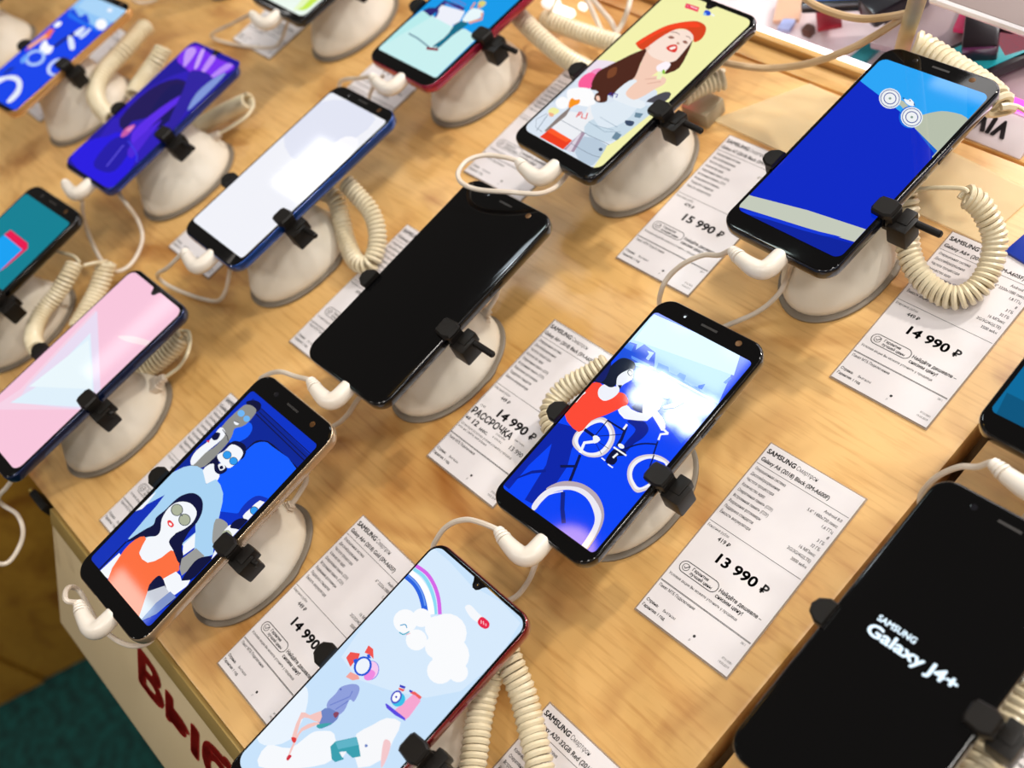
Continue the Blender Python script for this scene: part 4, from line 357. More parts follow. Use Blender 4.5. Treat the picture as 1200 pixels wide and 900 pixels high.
  ('f0605c',1,[(5.81,10.52),(9.27,12.0),(9.18,10.56),(6.61,9.81)]),
  ('3a3ac0',1,[(11.04,13.45),(13.04,14.18),(13.09,13.13),(11.72,12.64)]),
  ('3ac0e8',1,[(10.01,9.84),(11.32,9.74),(12.48,9.24),(13.36,8.39),(13.85,7.31),(13.9,6.11),(13.49,4.95),(12.69,3.95),(11.58,3.25),(10.29,2.92),(8.99,3.01),(7.82,3.5),(6.93,4.35),(6.43,5.44),(6.38,6.64),(6.78,7.81),(7.6,8.81),(8.72,9.52)]),
  ('4a50c8',1,[(7.54,9.82),(8.55,9.85),(9.54,9.48),(10.38,8.75),(10.98,7.76),(11.26,6.63),(11.2,5.49),(10.8,4.47),(10.11,3.7),(9.2,3.27),(8.2,3.24),(7.21,3.6),(6.37,4.32),(5.76,5.31),(5.47,6.44),(5.53,7.6),(5.93,8.62),(6.63,9.39)]),
  ('fbfbfd',1,[(7.76,8.96),(8.47,8.97),(9.16,8.69),(9.76,8.15),(10.19,7.42),(10.4,6.58),(10.37,5.74),(10.1,4.99),(9.62,4.43),(8.99,4.13),(8.28,4.11),(7.59,4.39),(6.98,4.92),(6.55,5.65),(6.34,6.49),(6.37,7.34),(6.64,8.09),(7.13,8.65)]),
  ('3a3ac0',1,[(8.83,6.92),(8.95,6.77),(8.99,6.59),(8.96,6.41),(8.86,6.24),(8.7,6.11),(8.5,6.03),(8.29,6.01),(8.08,6.06),(7.91,6.16),(7.8,6.31),(7.76,6.48),(7.79,6.67),(7.89,6.83),(8.05,6.96),(8.25,7.04),(8.46,7.06),(8.67,7.02)]),
  ('f7f8fb',2,[(5.69,-18.88),(8.97,-10.77),(12.19,-3.62),(19.55,-0.15),(22.82,-7.98),(25.35,-18.03),(18.73,-28.89),(9.31,-22.92)]),
  ('f4c8cc',3,[(19.38,-10.88),(23.2,-10.29),(27.05,-16.59),(27.79,-21.12),(21.3,-14.52)]),
  ('3aa0b0',1,[(-0.42,-32.04),(-0.22,-28.76),(6.85,-19.86),(10.77,-21.68),(15.66,-24.55),(12.84,-27.83),(7.59,-28.34),(5.84,-29.83),(9.89,-31.22),(7.45,-35.06),(4.94,-35.44)]),
  ('5fb4c8',1,[(0.04,-28.98),(7.01,-19.99),(10.47,-21.93),(3.88,-30.17)]),
  ('f7f8fb',1,[(5.4,-30.64),(8.17,-27.85),(8.78,-31.29)]),
  ('6f86c6',1,[(14.66,-18.83),(14.82,-19.02),(14.87,-19.26),(14.83,-19.5),(14.7,-19.73),(14.48,-19.92),(14.21,-20.03),(13.92,-20.07),(13.64,-20.01),(13.41,-19.88),(13.26,-19.69),(13.2,-19.45),(13.24,-19.21),(13.38,-18.98),(13.6,-18.79),(13.87,-18.68),(14.16,-18.64),(14.43,-18.7)]),
 ],
 'white': [
  ('f1f2f9',1,'*'),
  ('e2e5f4',3,[(-34.62,20.76),(-40.28,51.21),(-15.56,69.51),(24.91,67.19),(19.66,33.14),(0.12,10.08)]),
  ('fbfaff',3,[(3.52,11.76),(11.3,29.08),(15.7,44.74),(32.66,43.9),(37.7,2.49),(24.93,-8.42)]),
 ],
 'purple': [
  ('1a0f9a',1,'*'),
  ('2a16b8',3,[(-34.8,-0.61),(-9.53,48.7),(24.05,39.27),(35.64,-5.43),(33.26,-49.86),(24.23,-70.69),(-14.53,-62.19)]),
  ('190c58',3,[(-25.31,-17.06),(-27.2,18.09),(-11.12,37.66),(14.01,35.13),(19.01,12.04),(-10.73,-13.28),(-4.03,-22.88)]),
  ('0c0a58',3,[(-0.89,-1.49),(-10.75,30.05),(9.97,33.46),(22.99,13.74),(19.78,-7.48)]),
  ('2210e0',3,[(-31.02,-67.27),(-32.26,-45.37),(-20.12,-34.96),(-12.17,-26.45),(8.67,-32.07),(28.89,-37.52),(37.57,-62.04),(24.23,-70.69)]),
  ('1c10a8',3,[(-6.45,-58.5),(-11.68,-36.21),(-1.78,-26.85),(14.82,-34.2),(21.65,-55.23),(7.93,-61.58)]),
  ('5a28e8',3,[(0.01,-21.1),(2.72,10.14),(12.1,31.79),(14.42,25.16),(11.83,-10.95),(20.72,-31.54)]),
  ('4a20d8',3,[(12.84,-35.09),(12.03,-15.81),(15.42,0.53),(20.16,-17.15),(25.0,-39.28)]),
  ('c85aa8',3,[(-6.84,-29.09),(-10.37,-20.66),(-4.44,-14.31),(-2.01,-21.99),(-2.79,-27.3)]),
  ('e88ac0',2,[(-8.21,-22.22),(-5.22,-15.4),(-3.08,-21.21)]),
  ('3a3ae8',1,[(4.34,-29.54),(8.33,-30.53),(14.07,-31.94),(19.97,-33.5),(24.48,-34.98),(27.33,-36.46),(29.45,-38.09),(31.04,-39.6),(32.22,-40.69),(33.62,-40.26),(32.46,-39.19),(30.8,-37.61),(28.43,-35.8),(25.16,-34.1),(20.35,-32.52),(14.34,-30.92),(8.57,-29.5),(4.59,-28.51)]),
  ('6a5af0',1,[(10.27,-55.98),(9.82,-54.02),(9.18,-51.19),(8.46,-48.01),(7.77,-45.0),(7.09,-41.97),(6.36,-38.77),(5.71,-35.9),(5.26,-33.9),(4.11,-33.8),(4.56,-35.81),(5.21,-38.67),(5.94,-41.88),(6.63,-44.91),(7.32,-47.92),(8.04,-51.1),(8.68,-53.93),(9.13,-55.9)]),
  ('7a2cf0',3,[(-31.28,53.21),(-34.14,65.43),(-24.71,73.08),(4.27,69.83),(31.04,70.08),(29.4,59.21),(21.57,50.95),(11.48,46.84),(-13.83,49.59)]),
  ('c49af8',3,[(-31.85,63.64),(-29.53,69.35),(-21.18,67.79),(-16.18,53.9),(-18.15,50.49)]),
  ('d0a8fa',3,[(-16.95,69.43),(-13.85,71.96),(-3.54,56.31),(-5.49,52.92)]),
  ('c090f8',3,[(-2.05,69.97),(5.35,68.95),(9.13,53.6),(5.04,51.96)]),
  ('b888f8',3,[(20.9,68.62),(29.04,69.28),(23.49,54.27),(18.41,53.5)]),
  ('2a1aa0',3,[(-5.37,50.37),(23.58,51.76),(26.58,25.25),(35.47,-0.62),(27.66,-4.04),(5.91,31.78)]),
  ('8098d8',3,[(23.58,51.76),(30.35,60.87),(32.25,35.13),(30.89,17.11),(22.24,33.47)]),
 ],
 'gold': [
  ('0040ea',1,'*'),
  ('8fc4f6',1,[(-31.46,40.86),(-37.14,65.17),(-2.7,77.09),(33.73,70.52),(31.77,36.75),(16.11,37.25),(-10.85,40.17)]),
  ('a9d4f8',1,[(-26.89,49.01),(-29.1,67.95),(33.73,70.52),(34.5,48.69),(-2.28,48.08)]),
  ('1a6ff0',1,[(-30.52,38.75),(-26.16,42.75),(22.72,36.53),(31.37,34.26),(23.02,33.51),(-23.94,35.45)]),
  ('0b48e0',1,[(-31.46,40.86),(-29.36,46.5),(-10.85,40.17),(-7.47,46.22),(6.58,40.1),(5.62,36.57)]),
  ('fbfcff',1,[(29.22,44.41),(31.2,42.48),(32.17,40.51),(32.02,38.73),(30.76,37.35),(28.55,36.53),(25.64,36.38),(22.39,36.91),(19.17,38.07),(16.38,39.72),(14.37,41.66),(13.37,43.65),(13.51,45.46),(14.79,46.85),(17.04,47.67),(19.98,47.8),(23.26,47.24),(26.47,46.07)]),
  ('fbfcff',3,[(-29.07,20.68),(-29.8,26.86),(-23.7,27.47),(-22.32,21.55)]),
  ('f2f6ff',1,[(17.43,59.94),(18.14,59.21),(18.41,58.44),(18.23,57.74),(17.6,57.17),(16.6,56.81),(15.36,56.71),(14.03,56.87),(12.75,57.28),(11.69,57.89),(10.98,58.62),(10.7,59.39),(10.89,60.1),(11.52,60.67),(12.52,61.03),(13.77,61.13),(15.11,60.96),(16.38,60.55)]),
  ('f0705a',1,[(-30.02,-11.54),(-29.29,10.98),(-30.02,17.12),(-23.28,18.0),(-17.95,7.24),(-25.58,2.8),(-28.06,-10.8),(-29.0,-14.31)]),
  ('fdb07a',1,[(-32.34,-9.26),(-27.79,9.93),(-22.21,8.83),(-26.76,-10.3)]),
  ('0a1258',1,[(2.23,24.19),(-1.92,13.15),(-3.5,3.09),(0.81,1.91),(2.37,11.82),(6.48,22.73)]),
  ('dfeafd',3,[(3.08,22.99),(5.38,32.52),(10.16,31.12),(12.45,21.76)]),
  ('cfe0fc',3,[(13.71,22.23),(13.89,33.28),(18.62,31.88),(19.06,21.1)]),
  ('dfeafd',3,[(1.01,17.49),(7.54,18.36),(22.76,10.09),(20.57,6.17),(9.6,11.31)]),
  ('fbfcff',3,[(-16.56,-4.85),(-20.38,4.75),(-9.18,1.09),(-2.62,2.01),(2.18,-5.5),(-5.45,-8.43)]),
  ('a9c8fb',1,[(-2.01,-8.34),(1.88,-10.65),(4.5,-13.58),(5.53,-16.76),(4.87,-19.84),(2.6,-22.43),(-1.02,-24.25),(-5.56,-25.06),(-10.5,-24.77),(-15.24,-23.4),(-19.2,-21.11),(-21.89,-18.17),(-22.99,-14.94),(-22.33,-11.81),(-20.01,-9.18),(-16.31,-7.36),(-11.69,-6.57),(-6.72,-6.92)]),
  ('0040ea',1,[(-4.35,-10.48),(-1.88,-11.98),(-0.26,-13.91),(0.32,-16.05),(-0.21,-18.14),(-1.78,-19.93),(-4.2,-21.21),(-7.2,-21.83),(-10.41,-21.7),(-13.46,-20.85),(-15.96,-19.36),(-17.61,-17.42),(-18.22,-15.26),(-17.69,-13.15),(-16.1,-11.34),(-13.64,-10.06),(-10.61,-9.45),(-7.38,-9.6)]),
  ('6aa8f8',3,[(-22.39,-24.3),(-23.27,-16.82),(-17.75,-17.83),(-15.44,-26.26)]),
  ('c9dafc',1,[(28.65,-5.14),(32.75,-6.94),(36.08,-9.63),(38.24,-12.89),(38.99,-16.33),(38.25,-19.54),(36.1,-22.14),(32.8,-23.83),(28.73,-24.4),(24.38,-23.78),(20.26,-22.04),(16.87,-19.37),(14.63,-16.09),(13.83,-12.6),(14.58,-9.34),(16.77,-6.7),(20.14,-5.01),(24.27,-4.47)]),
  ('0040ea',1,[(30.09,-6.22),(33.27,-7.63),(35.84,-9.77),(37.51,-12.38),(38.07,-15.15),(37.47,-17.75),(35.78,-19.86),(33.19,-21.25),(30.02,-21.74),(26.63,-21.27),(23.44,-19.89),(20.83,-17.76),(19.12,-15.14),(18.52,-12.34),(19.12,-9.71),(20.84,-7.57),(23.47,-6.19),(26.68,-5.72)]),
  ('e6ecfa',3,[(-28.4,-52.99),(-18.66,-44.5),(-7.93,-39.48),(6.78,-41.98),(18.82,-52.13),(20.01,-63.52),(13.73,-64.62),(9.73,-51.34),(-0.1,-44.74),(-13.06,-46.87),(-17.46,-54.74)]),
  ('0a2a9a',1,[(-25.02,-36.21),(-18.77,-32.21),(-20.29,-42.07),(-23.96,-45.07)]),
 ],
 'teal': [
  ('007f92',1,'*'),
  ('e8104f',1,[(-14.64,31.95),(-13.2,37.73),(14.8,37.19),(19.67,33.96),(17.16,13.71),(13.57,0.81),(-14.25,18.35)]),
  ('08a0f2',1,[(-18.21,16.4),(-14.64,31.95),(15.88,30.96),(15.34,8.35),(11.8,-6.72)]),
 ],
 'pink': [
  ('f8c6dc',1,'*'),
  ('f6d3e6',1,[(-31.86,38.45),(37.34,0.84),(44.94,-9.73),(36.64,-15.06),(-30.5,-58.16),(-23.77,-34.57)]),
  ('e9dcf2',1,[(-29.1,38.36),(37.34,0.84),(47.34,-9.71),(-15.42,-42.11),(-21.36,-29.82)]),
  ('dff0fb',1,[(-16.13,24.19),(32.54,-2.2),(43.13,-9.36),(-20.53,-45.37),(-12.45,-22.62)]),
  ('eaf7fc',1,[(-11.91,20.09),(28.81,-1.44),(-19.38,-29.39)]),
  ('fadfe6',3,[(7.12,34.8),(18.43,41.58),(34.63,46.48),(35.37,42.92),(17.36,36.07)]),
 ],
 'mint': [
  ('0a9bea',1,'*'),
  ('c9f0f0',1,[(-31.07,-22.33),(7.31,-23.38),(11.33,-24.45),(16.61,-21.23),(32.72,-23.12),(33.9,-75.39),(-38.1,-70.28)]),
  ('b8ecec',1,[(-32.09,-22.8),(-19.03,-23.64),(-31.44,-59.59),(-38.1,-70.28)]),
  ('2a2070',1,[(-24.24,-23.01),(-23.15,-5.73),(-0.63,-4.65),(0.58,-8.61),(-12.73,-7.12),(-18.93,-6.89),(-18.6,-12.83),(-20.03,-24.1)]),
  ('2a2070',1,[(-31.63,-21.82),(-28.74,-17.44),(-23.66,-15.13),(-20.03,-24.1)]),
  ('eef0fa',1,[(-20.79,-10.78),(2.54,-7.71),(8.22,-21.47),(-15.93,-23.72),(-20.62,-13.75)]),
  ('7a6ac0',1,[(-17.95,-3.83),(-1.49,-5.47),(-1.76,-4.73),(-18.23,-3.08)]),
  ('7a6ac0',1,[(-16.0,-1.43),(-1.62,-2.53),(-1.92,-1.78),(-16.31,-0.68)]),
  ('7a6ac0',1,[(-20.75,-8.18),(-0.29,-7.96),(-0.68,-7.22),(-21.16,-7.42)]),
  ('eef0fa',1,[(-14.93,-23.26),(-14.57,-11.0),(-1.25,-12.45),(5.36,-24.29)]),
  ('3a3090',1,[(-19.36,-17.73),(-18.43,-15.79),(-15.01,-21.79),(-15.93,-23.72)]),
  ('0e6a86',2,[(8.46,-16.17),(14.93,-16.86),(12.64,-31.19),(12.28,-44.52),(9.32,-44.49),(7.59,-29.16),(5.22,-21.39)]),
  ('0e6a86',2,[(10.3,-23.46),(8.01,-37.79),(6.42,-45.88),(9.32,-44.49)]),
  ('3a6a86',1,[(-22.49,-45.84),(-11.48,-46.25),(4.67,-48.8),(4.43,-47.68),(-11.84,-45.1),(-23.0,-44.68)]),
  ('8a2a3a',1,[(4.37,-50.95),(14.08,-47.72),(12.25,-45.71),(2.52,-48.94)]),
  ('e9f7fa',2,[(5.7,-10.75),(5.8,-2.47),(15.68,-0.95),(19.36,-5.94),(14.8,-13.97),(8.46,-16.17)]),
  ('e79a80',1,[(15.83,-2.99),(20.2,-7.49),(13.77,-14.7),(15.96,-16.13),(22.62,-8.41),(17.67,-2.4)]),
  ('e79a80',1,[(5.79,-3.8),(3.96,2.88),(2.08,3.18),(3.92,-3.51)]),
  ('d9d27a',3,[(6.04,2.89),(6.36,6.79),(11.36,6.79),(12.5,3.57),(11.14,0.71)]),
  ('e79a80',2,[(7.09,1.86),(9.05,2.75),(11.66,0.2),(9.71,-0.69)]),
 ],
 'lime': [
  ('eefaf0',1,'*'),
  ('c8ec50',2,[(23.07,-67.99),(24.33,-58.7),(21.27,-48.42),(31.42,-43.81),(31.53,-56.84),(31.14,-64.24),(27.24,-67.5)]),
  ('e8f8c0',2,[(20.15,-70.8),(18.49,-64.3),(15.13,-51.2),(21.27,-48.42),(24.84,-64.27)]),
 ],
 'edge': [
  ('006a9c',1,'*'),
  ('00557e',1,[(-29.93,-75.08),(-33.27,-54.94),(-16.35,-55.09),(-1.58,-88.14)]),
 ],
 'far': [
  ('2a2a6a',1,'*'),
 ],
 'black': [
 ],
 'j4': [
 ],
}


# ---------------------------------------------------------------- camera, world, lamps, exposure
scene = bpy.context.scene
COL = scene.collection
cd = bpy.data.cameras.new('camera'); cam = bpy.data.objects.new('camera', cd); COL.objects.link(cam)
cd.sensor_width = 36; cd.lens = FOCAL / 1200 * 36; cd.clip_start = .02; cd.clip_end = 30
cam.matrix_world = Matrix.Translation((0, 0, CAM_H)) @ Matrix(CAM_R).to_4x4()
cd.dof.use_dof = True; cd.dof.focus_distance = .575; cd.dof.aperture_fstop = 6.0
scene.camera = cam
scene.view_settings.view_transform = 'Standard'; scene.view_settings.look = 'None'
scene.view_settings.gamma = 1; scene.view_settings.exposure = 0
scene.view_settings.use_curve_mapping = False
w = bpy.data.worlds.new('shop'); scene.world = w; w.use_nodes = True
w.node_tree.nodes['Background'].inputs[0].default_value = (.62, .56, .50, 1)
w.node_tree.nodes['Background'].inputs[1].default_value = WORLD

def area(name, loc, size, power, color, aim=(0, 0, 0), shape='DISK', sy=None):
    d = bpy.data.lights.new(name, 'AREA'); d.shape = shape; d.size = size; d.energy = power; d.color = color
    if sy: d.size_y = sy
    o = bpy.data.objects.new(name, d); COL.objects.link(o); o.location = loc
    o.rotation_euler = (Vector(aim) - Vector(loc)).to_track_quat('-Z', 'Y').to_euler()
    return o
# the shop's ceiling lamps: rows of round downlights and a few long panels, 2.2 m above the counter; last downlight unseen, added to brighten the side cabinet
for i, (x, y, s, p, c) in enumerate(LAMPS):
    area('ceiling_lamp', (x, y, 2.2), s, p, c, (x, y, 0))
for x, y, sx, sy, p, c in PANELS:
    area('ceiling_panel', (x, y, 2.2), sx, p, c, (x, y, 0), 'RECTANGLE', sy)
# unseen lamp added to lift the lit showcase behind the counter, and a spotlight further down the aisle
area('showcase_fill_lamp', (-.35, 1.15, .42), .5, 2.6, (1, .93, .96), (-.35, .75, -.05), 'RECTANGLE', .12)
area('aisle_spotlight', (.05, 1.75, 1.2), .09, SPOT, (1, .93, .82), (-.35, .1, 0))

# ---------------------------------------------------------------- helpers
def lin(h):
    if not isinstance(h, str): return (*h, 1)
    v = [int(h[i:i + 2], 16) / 255 for i in (0, 2, 4)]
    return tuple(c / 12.92 if c < .04045 else ((c + .055) / 1.055) ** 2.4 for c in v) + (1,)
MATS = {}
def mat(name, color, rough=.5, metal=0, coat=0, emit=0, ecol=None, spec=.5, coat_rough=.03, alpha=1, trans=0):
    if name in MATS: return MATS[name]
    m = bpy.data.materials.new(name); m.use_nodes = True; b = m.node_tree.nodes['Principled BSDF']
    b.inputs['Base Color'].default_value = lin(color); b.inputs['Roughness'].default_value = rough
    b.inputs['Metallic'].default_value = metal; b.inputs['Coat Weight'].default_value = coat
    b.inputs['Coat Roughness'].default_value = coat_rough; b.inputs['Specular IOR Level'].default_value = spec
    b.inputs['Alpha'].default_value = alpha; b.inputs['Transmission Weight'].default_value = trans
    if emit:
        b.inputs['Emission Color'].default_value = lin(ecol or color); b.inputs['Emission Strength'].default_value = emit
    MATS[name] = m
    return m
def noise_mat(name, c1, c2, scale, rough=.5, stretch=(1, 1, 1), bump=0, coat=0, coat_rough=.2, detail=6, lo=.35, hi=.65, spec=.5):
    m = mat(name, c1, rough, coat=coat, coat_rough=coat_rough, spec=spec); nt = m.node_tree; N = nt.nodes; L = nt.links
    b = N['Principled BSDF']
    tc = N.new('ShaderNodeTexCoord'); mp = N.new('ShaderNodeMapping'); mp.inputs['Scale'].default_value = stretch
    no = N.new('ShaderNodeTexNoise'); no.inputs['Scale'].default_value = scale; no.inputs['Detail'].default_value = detail
    cr = N.new('ShaderNodeValToRGB'); cr.color_ramp.elements[0].color = lin(c1); cr.color_ramp.elements[1].color = lin(c2)
    cr.color_ramp.elements[0].position = lo; cr.color_ramp.elements[1].position = hi
    L.new(tc.outputs['Object'], mp.inputs['Vector']); L.new(mp.outputs[0], no.inputs['Vector'])
    L.new(no.outputs['Fac'], cr.inputs['Fac']); L.new(cr.outputs['Color'], b.inputs['Base Color'])
    if bump:
        bp = N.new('ShaderNodeBump'); bp.inputs['Strength'].default_value = bump; bp.inputs['Distance'].default_value = .0005
        L.new(no.outputs['Fac'], bp.inputs['Height']); L.new(bp.outputs[0], b.inputs['Normal'])
    return m
def wood_mat(name, pale, dark, blotch, rough=.38, coat=.45):
    """lacquered maple: fine grain along x, broad soft mottling painted in for blurred reflections"""
    m = mat(name, pale, rough, coat=coat, coat_rough=.3); nt = m.node_tree; N = nt.nodes; L = nt.links
    b = N['Principled BSDF']; tc = N.new('ShaderNodeTexCoord')
    def noise(scale, stretch, detail, dist=0):
        mp = N.new('ShaderNodeMapping'); mp.inputs['Scale'].default_value = stretch
        no = N.new('ShaderNodeTexNoise'); no.inputs['Scale'].default_value = scale; no.inputs['Detail'].default_value = detail
        no.inputs['Distortion'].default_value = dist
        L.new(tc.outputs['Object'], mp.inputs['Vector']); L.new(mp.outputs[0], no.inputs['Vector']); return no.outputs['Fac']
    def ramp(f, c0, c1, lo, hi):
        r = N.new('ShaderNodeValToRGB'); e = r.color_ramp.elements
        e[0].color = lin(c0); e[1].color = lin(c1); e[0].position = lo; e[1].position = hi; L.new(f, r.inputs['Fac']); return r.outputs['Color']
    def mix(a, c, f=1, mode='MULTIPLY'):
        x = N.new('ShaderNodeMixRGB'); x.blend_type = mode; x.inputs[0].default_value = f; L.new(a, x.inputs[1]); L.new(c, x.inputs[2]); return x.outputs[0]
    base = mix(ramp(noise(7, (.7, 1, 1), 4, .9), pale, blotch, .40, .66), ramp(noise(10, (.8, 1.1, 1), 3, 1.2), 'ffffff', 'bf9c74', .50, .72))  # pale and brown patches put the table's soft reflections and smudgy shadows into the colour
    grain = ramp(noise(30, (.16, 2.2, 1), 7, .5), 'ffffff', dark, .55, 1.0)
    pores = ramp(noise(110, (.25, 3, 1), 4), 'ffffff', 'e9dccb', .5, .75)
    L.new(mix(mix(base, grain), pores), b.inputs['Base Color'])
    return m

def obj(name, bm, m, parent=None, smooth=True, mats=None):
    me = bpy.data.meshes.new(name)
    if isinstance(bm, tuple):
        me.from_pydata(*bm[:1], [], bm[1])
        if len(bm) > 2: me.polygons.foreach_set('material_index', bm[2])
    else:
        bm.to_mesh(me); bm.free()
    for x in (mats or [m]): me.materials.append(x)
    if smooth:
        me.polygons.foreach_set('use_smooth', [True] * len(me.polygons))
        try: me.set_sharp_from_angle(angle=math.radians(38))
        except Exception: pass
    me.update()
    o = bpy.data.objects.new(name, me); COL.objects.link(o)
    if parent: o.parent = parent
    return o
def tag(o, label, cat, group=None, kind=None):
    if label: o['label'] = label
    if cat: o['category'] = cat
    if group: o['group'] = group
    if kind: o['kind'] = kind
    return o
def thing(name, label, cat, loc=(0, 0, 0), group=None, mw=None):
    o = bpy.data.objects.new(name, None); COL.objects.link(o); o.empty_display_size = .01
    if mw is not None: o.matrix_world = mw
    else: o.location = loc
    return tag(o, label, cat, group)

def rrect(hw, y0, y1, r, n=8):
    """rounded rectangle outline, counter-clockwise"""
    out = []
    for cx, cy, a0 in ((hw - r, y1 - r, 0), (-hw + r, y1 - r, 90), (-hw + r, y0 + r, 180), (hw - r, y0 + r, 270)):
        for i in range(n + 1):
            a = math.radians(a0 + 90 * i / n); out.append((cx + r * math.cos(a), cy + r * math.sin(a)))
    return out
def skin_loops(loops, cap0=True, cap1=True):
    V = [p for l in loops for p in l]; F = []; n = len(loops[0])
    for k in range(len(loops) - 1):
        for i in range(n):
            j = (i + 1) % n; F.append((k * n + i, k * n + j, (k + 1) * n + j, (k + 1) * n + i))
    if cap0: F.append(tuple(range(n))[::-1])
    if cap1: F.append(tuple((len(loops) - 1) * n + i for i in range(n)))
    return V, F
def join(*parts):
    V = []; F = []
    for v, f in parts:
        o = len(V); V += [tuple(p) for p in v]; F += [tuple(i + o for i in q) for q in f]
    return V, F
def xf(part, M): return [tuple(M @ Vector(p)) for p in part[0]], part[1]
def box(x0, x1, y0, y1, z0, z1, b=0):
    if not b:
        V = [(x, y, z) for z in (z0, z1) for x, y in ((x0, y0), (x1, y0), (x1, y1), (x0, y1))]
        return V, [(3, 2, 1, 0), (4, 5, 6, 7), (0, 1, 5, 4), (1, 2, 6, 5), (2, 3, 7, 6), (3, 0, 4, 7)]
    bm = bmesh.new(); bmesh.ops.create_cube(bm, size=1)
    for v in bm.verts: v.co = Vector(((x0 + x1) / 2 + v.co.x * (x1 - x0), (y0 + y1) / 2 + v.co.y * (y1 - y0), (z0 + z1) / 2 + v.co.z * (z1 - z0)))
    bmesh.ops.bevel(bm, geom=bm.edges[:], offset=b, segments=2, affect='EDGES', profile=.6)
    bm.verts.index_update(); r = ([tuple(v.co) for v in bm.verts], [tuple(v.index for v in f.verts) for f in bm.faces]); bm.free()
    return r
def prism(poly, z0, z1, b=0):
    """extruded outline with a small chamfer on top"""
    cx = sum(p[0] for p in poly) / len(poly); cy = sum(p[1] for p in poly) / len(poly)
    def ins(d):
        out = []
        for x, y in poly:
            l = math.hypot(x - cx, y - cy) or 1; out.append((x - (x - cx) / l * d, y - (y - cy) / l * d))
        return out
    L = [[(x, y, z0) for x, y in poly], [(x, y, z1 - b) for x, y in poly]]
    if b: L.append([(x, y, z1) for x, y in ins(b)])
    return skin_loops(L)
def cr(P, k, closed=False):
    """Catmull-Rom through points of any dimension"""
    n = len(P); out = []
    if k <= 1: return [tuple(p) for p in P]
    for i in range(n if closed else n - 1):
        q = [P[(i + d) % n] if closed else P[min(max(i + d, 0), n - 1)] for d in (-1, 0, 1, 2)]
        for j in range(k):
            t = j / k
            out.append(tuple(.5 * (2 * b + (c - a) * t + (2 * a - 5 * b + 4 * c - d) * t * t + (3 * b - a - 3 * c + d) * t ** 3) for a, b, c, d in zip(*q)))
    if not closed: out.append(tuple(P[-1]))
    return out
def frames(P):
    P = [Vector(p) for p in P]; T = []
    for i in range(len(P)):
        t = P[min(i + 1, len(P) - 1)] - P[max(i - 1, 0)]; T.append(t.normalized() if t.length > 1e-9 else Vector((0, 0, 1)))
    u = T[0].orthogonal().normalized(); out = []
    for p, t in zip(P, T):
        u = (u - t * u.dot(t)).normalized(); out.append((p, t, u, t.cross(u)))
    return out
def tube(P, r, n=10):
    R = r if isinstance(r, (list, tuple)) else [r] * len(P); loops = []
    for (p, t, u, v), rr in zip(frames(P), R):
        loops.append([tuple(p + (u * math.cos(2 * math.pi * i / n) + v * math.sin(2 * math.pi * i / n)) * rr) for i in range(n)])
    return skin_loops(loops)
def rs(P, step):
    P = [Vector(p) for p in P]; out = [P[0]]; acc = 0
    for a, b in zip(P, P[1:]):
        l = (b - a).length; d = step - acc
        while d <= l: out.append(a.lerp(b, d / l)); d += step
        acc = (acc + l) % step
    return out
def helix(path, R, r, pitch, m=12, n=6):
    P = rs(cr(path, 12), pitch / m); Fr = frames(P); H = []
    for i, (p, t, u, v) in enumerate(Fr):
        a = 2 * math.pi * i / m; H.append(p + (u * math.cos(a) + v * math.sin(a)) * R)
    return tube(H, r, n)
def lathe(prof, n=40, ky=1, kx=1):
    return skin_loops([[(c[0] + kx * r * math.cos(2 * math.pi * i / n), c[1] + ky * r * math.sin(2 * math.pi * i / n), z) for i in range(n)] for r, z, c in prof])

# text, converted to flat mesh pieces
TXT = {}
def text_geo(s, bold):
    key = (s, bold)
    s = s.replace('ф', 'φ').replace('В', 'B')
    if key not in TXT:
        cu = bpy.data.curves.new('t', 'FONT'); cu.body = s; cu.size = 1; cu.resolution_u = 3
        o = bpy.data.objects.new('t', cu); COL.objects.link(o)
        dg = bpy.context.evaluated_depsgraph_get(); me = bpy.data.meshes.new_from_object(o.evaluated_get(dg))
        V = [tuple(v.co) for v in me.vertices]; F = [tuple(p.vertices) for p in me.polygons]
        bpy.data.objects.remove(o); bpy.data.curves.remove(cu); bpy.data.meshes.remove(me)
        if bold:        # a heavier weight: the same glyphs laid over one another, slightly shifted
            V0, F0 = V, F; V = []; F = []; b = bold
            for dx, dy in ((-b, 0), (b, 0), (0, b), (0, -b), (-b * .7, b * .7), (b * .7, b * .7), (-b * .7, -b * .7), (b * .7, -b * .7)) if b > .018 else ((-b, 0), (b, 0), (0, b)):
                o_ = len(V); V += [(p[0] + dx, p[1] + dy, 0) for p in V0]; F += [tuple(i + o_ for i in q) for q in F0]
        TXT[key] = (V, F)
    return TXT[key]
def text(s, x, y, h, width=None, right=False, bold=0, z=0):
    """s with its baseline at y, capitals h high; width squeezes or stretches it"""
    V, F = text_geo(s, bold)
    if not V: return [], []
    x0 = min(v[0] for v in V); x1 = max(v[0] for v in V); k = h / .7; sx = width / (x1 - x0) if width else k * .82
    ox = x - (x1 - x0) * sx if right else x
    return [((v[0] - x0) * sx + ox, v[1] * k + y, z) for v in V], F
def rouble(x, y, h, z=0, t=.16):
    """the rouble sign drawn as strokes, h high"""
    w = h * .62; t = h * t; P = []
    P.append(rect(x, x + t, y, y + h, z)); P.append(rect(x - .3 * t * 2, x + w * .62, y + h * .17, y + h * .17 + t * .8, z))
    arc = [(x + w * .5 + math.cos(a) * w * .42, y + h * .69 + math.sin(a) * (h * .31 - t / 2)) for a in [math.radians(90 - 180 * i / 8) for i in range(9)]]
    arc = [(x, y + h - t / 2)] + arc + [(x - .3 * t * 2, y + h * .38 + 0)]
    P.append(stroke(arc, t, z)); return join(*P)
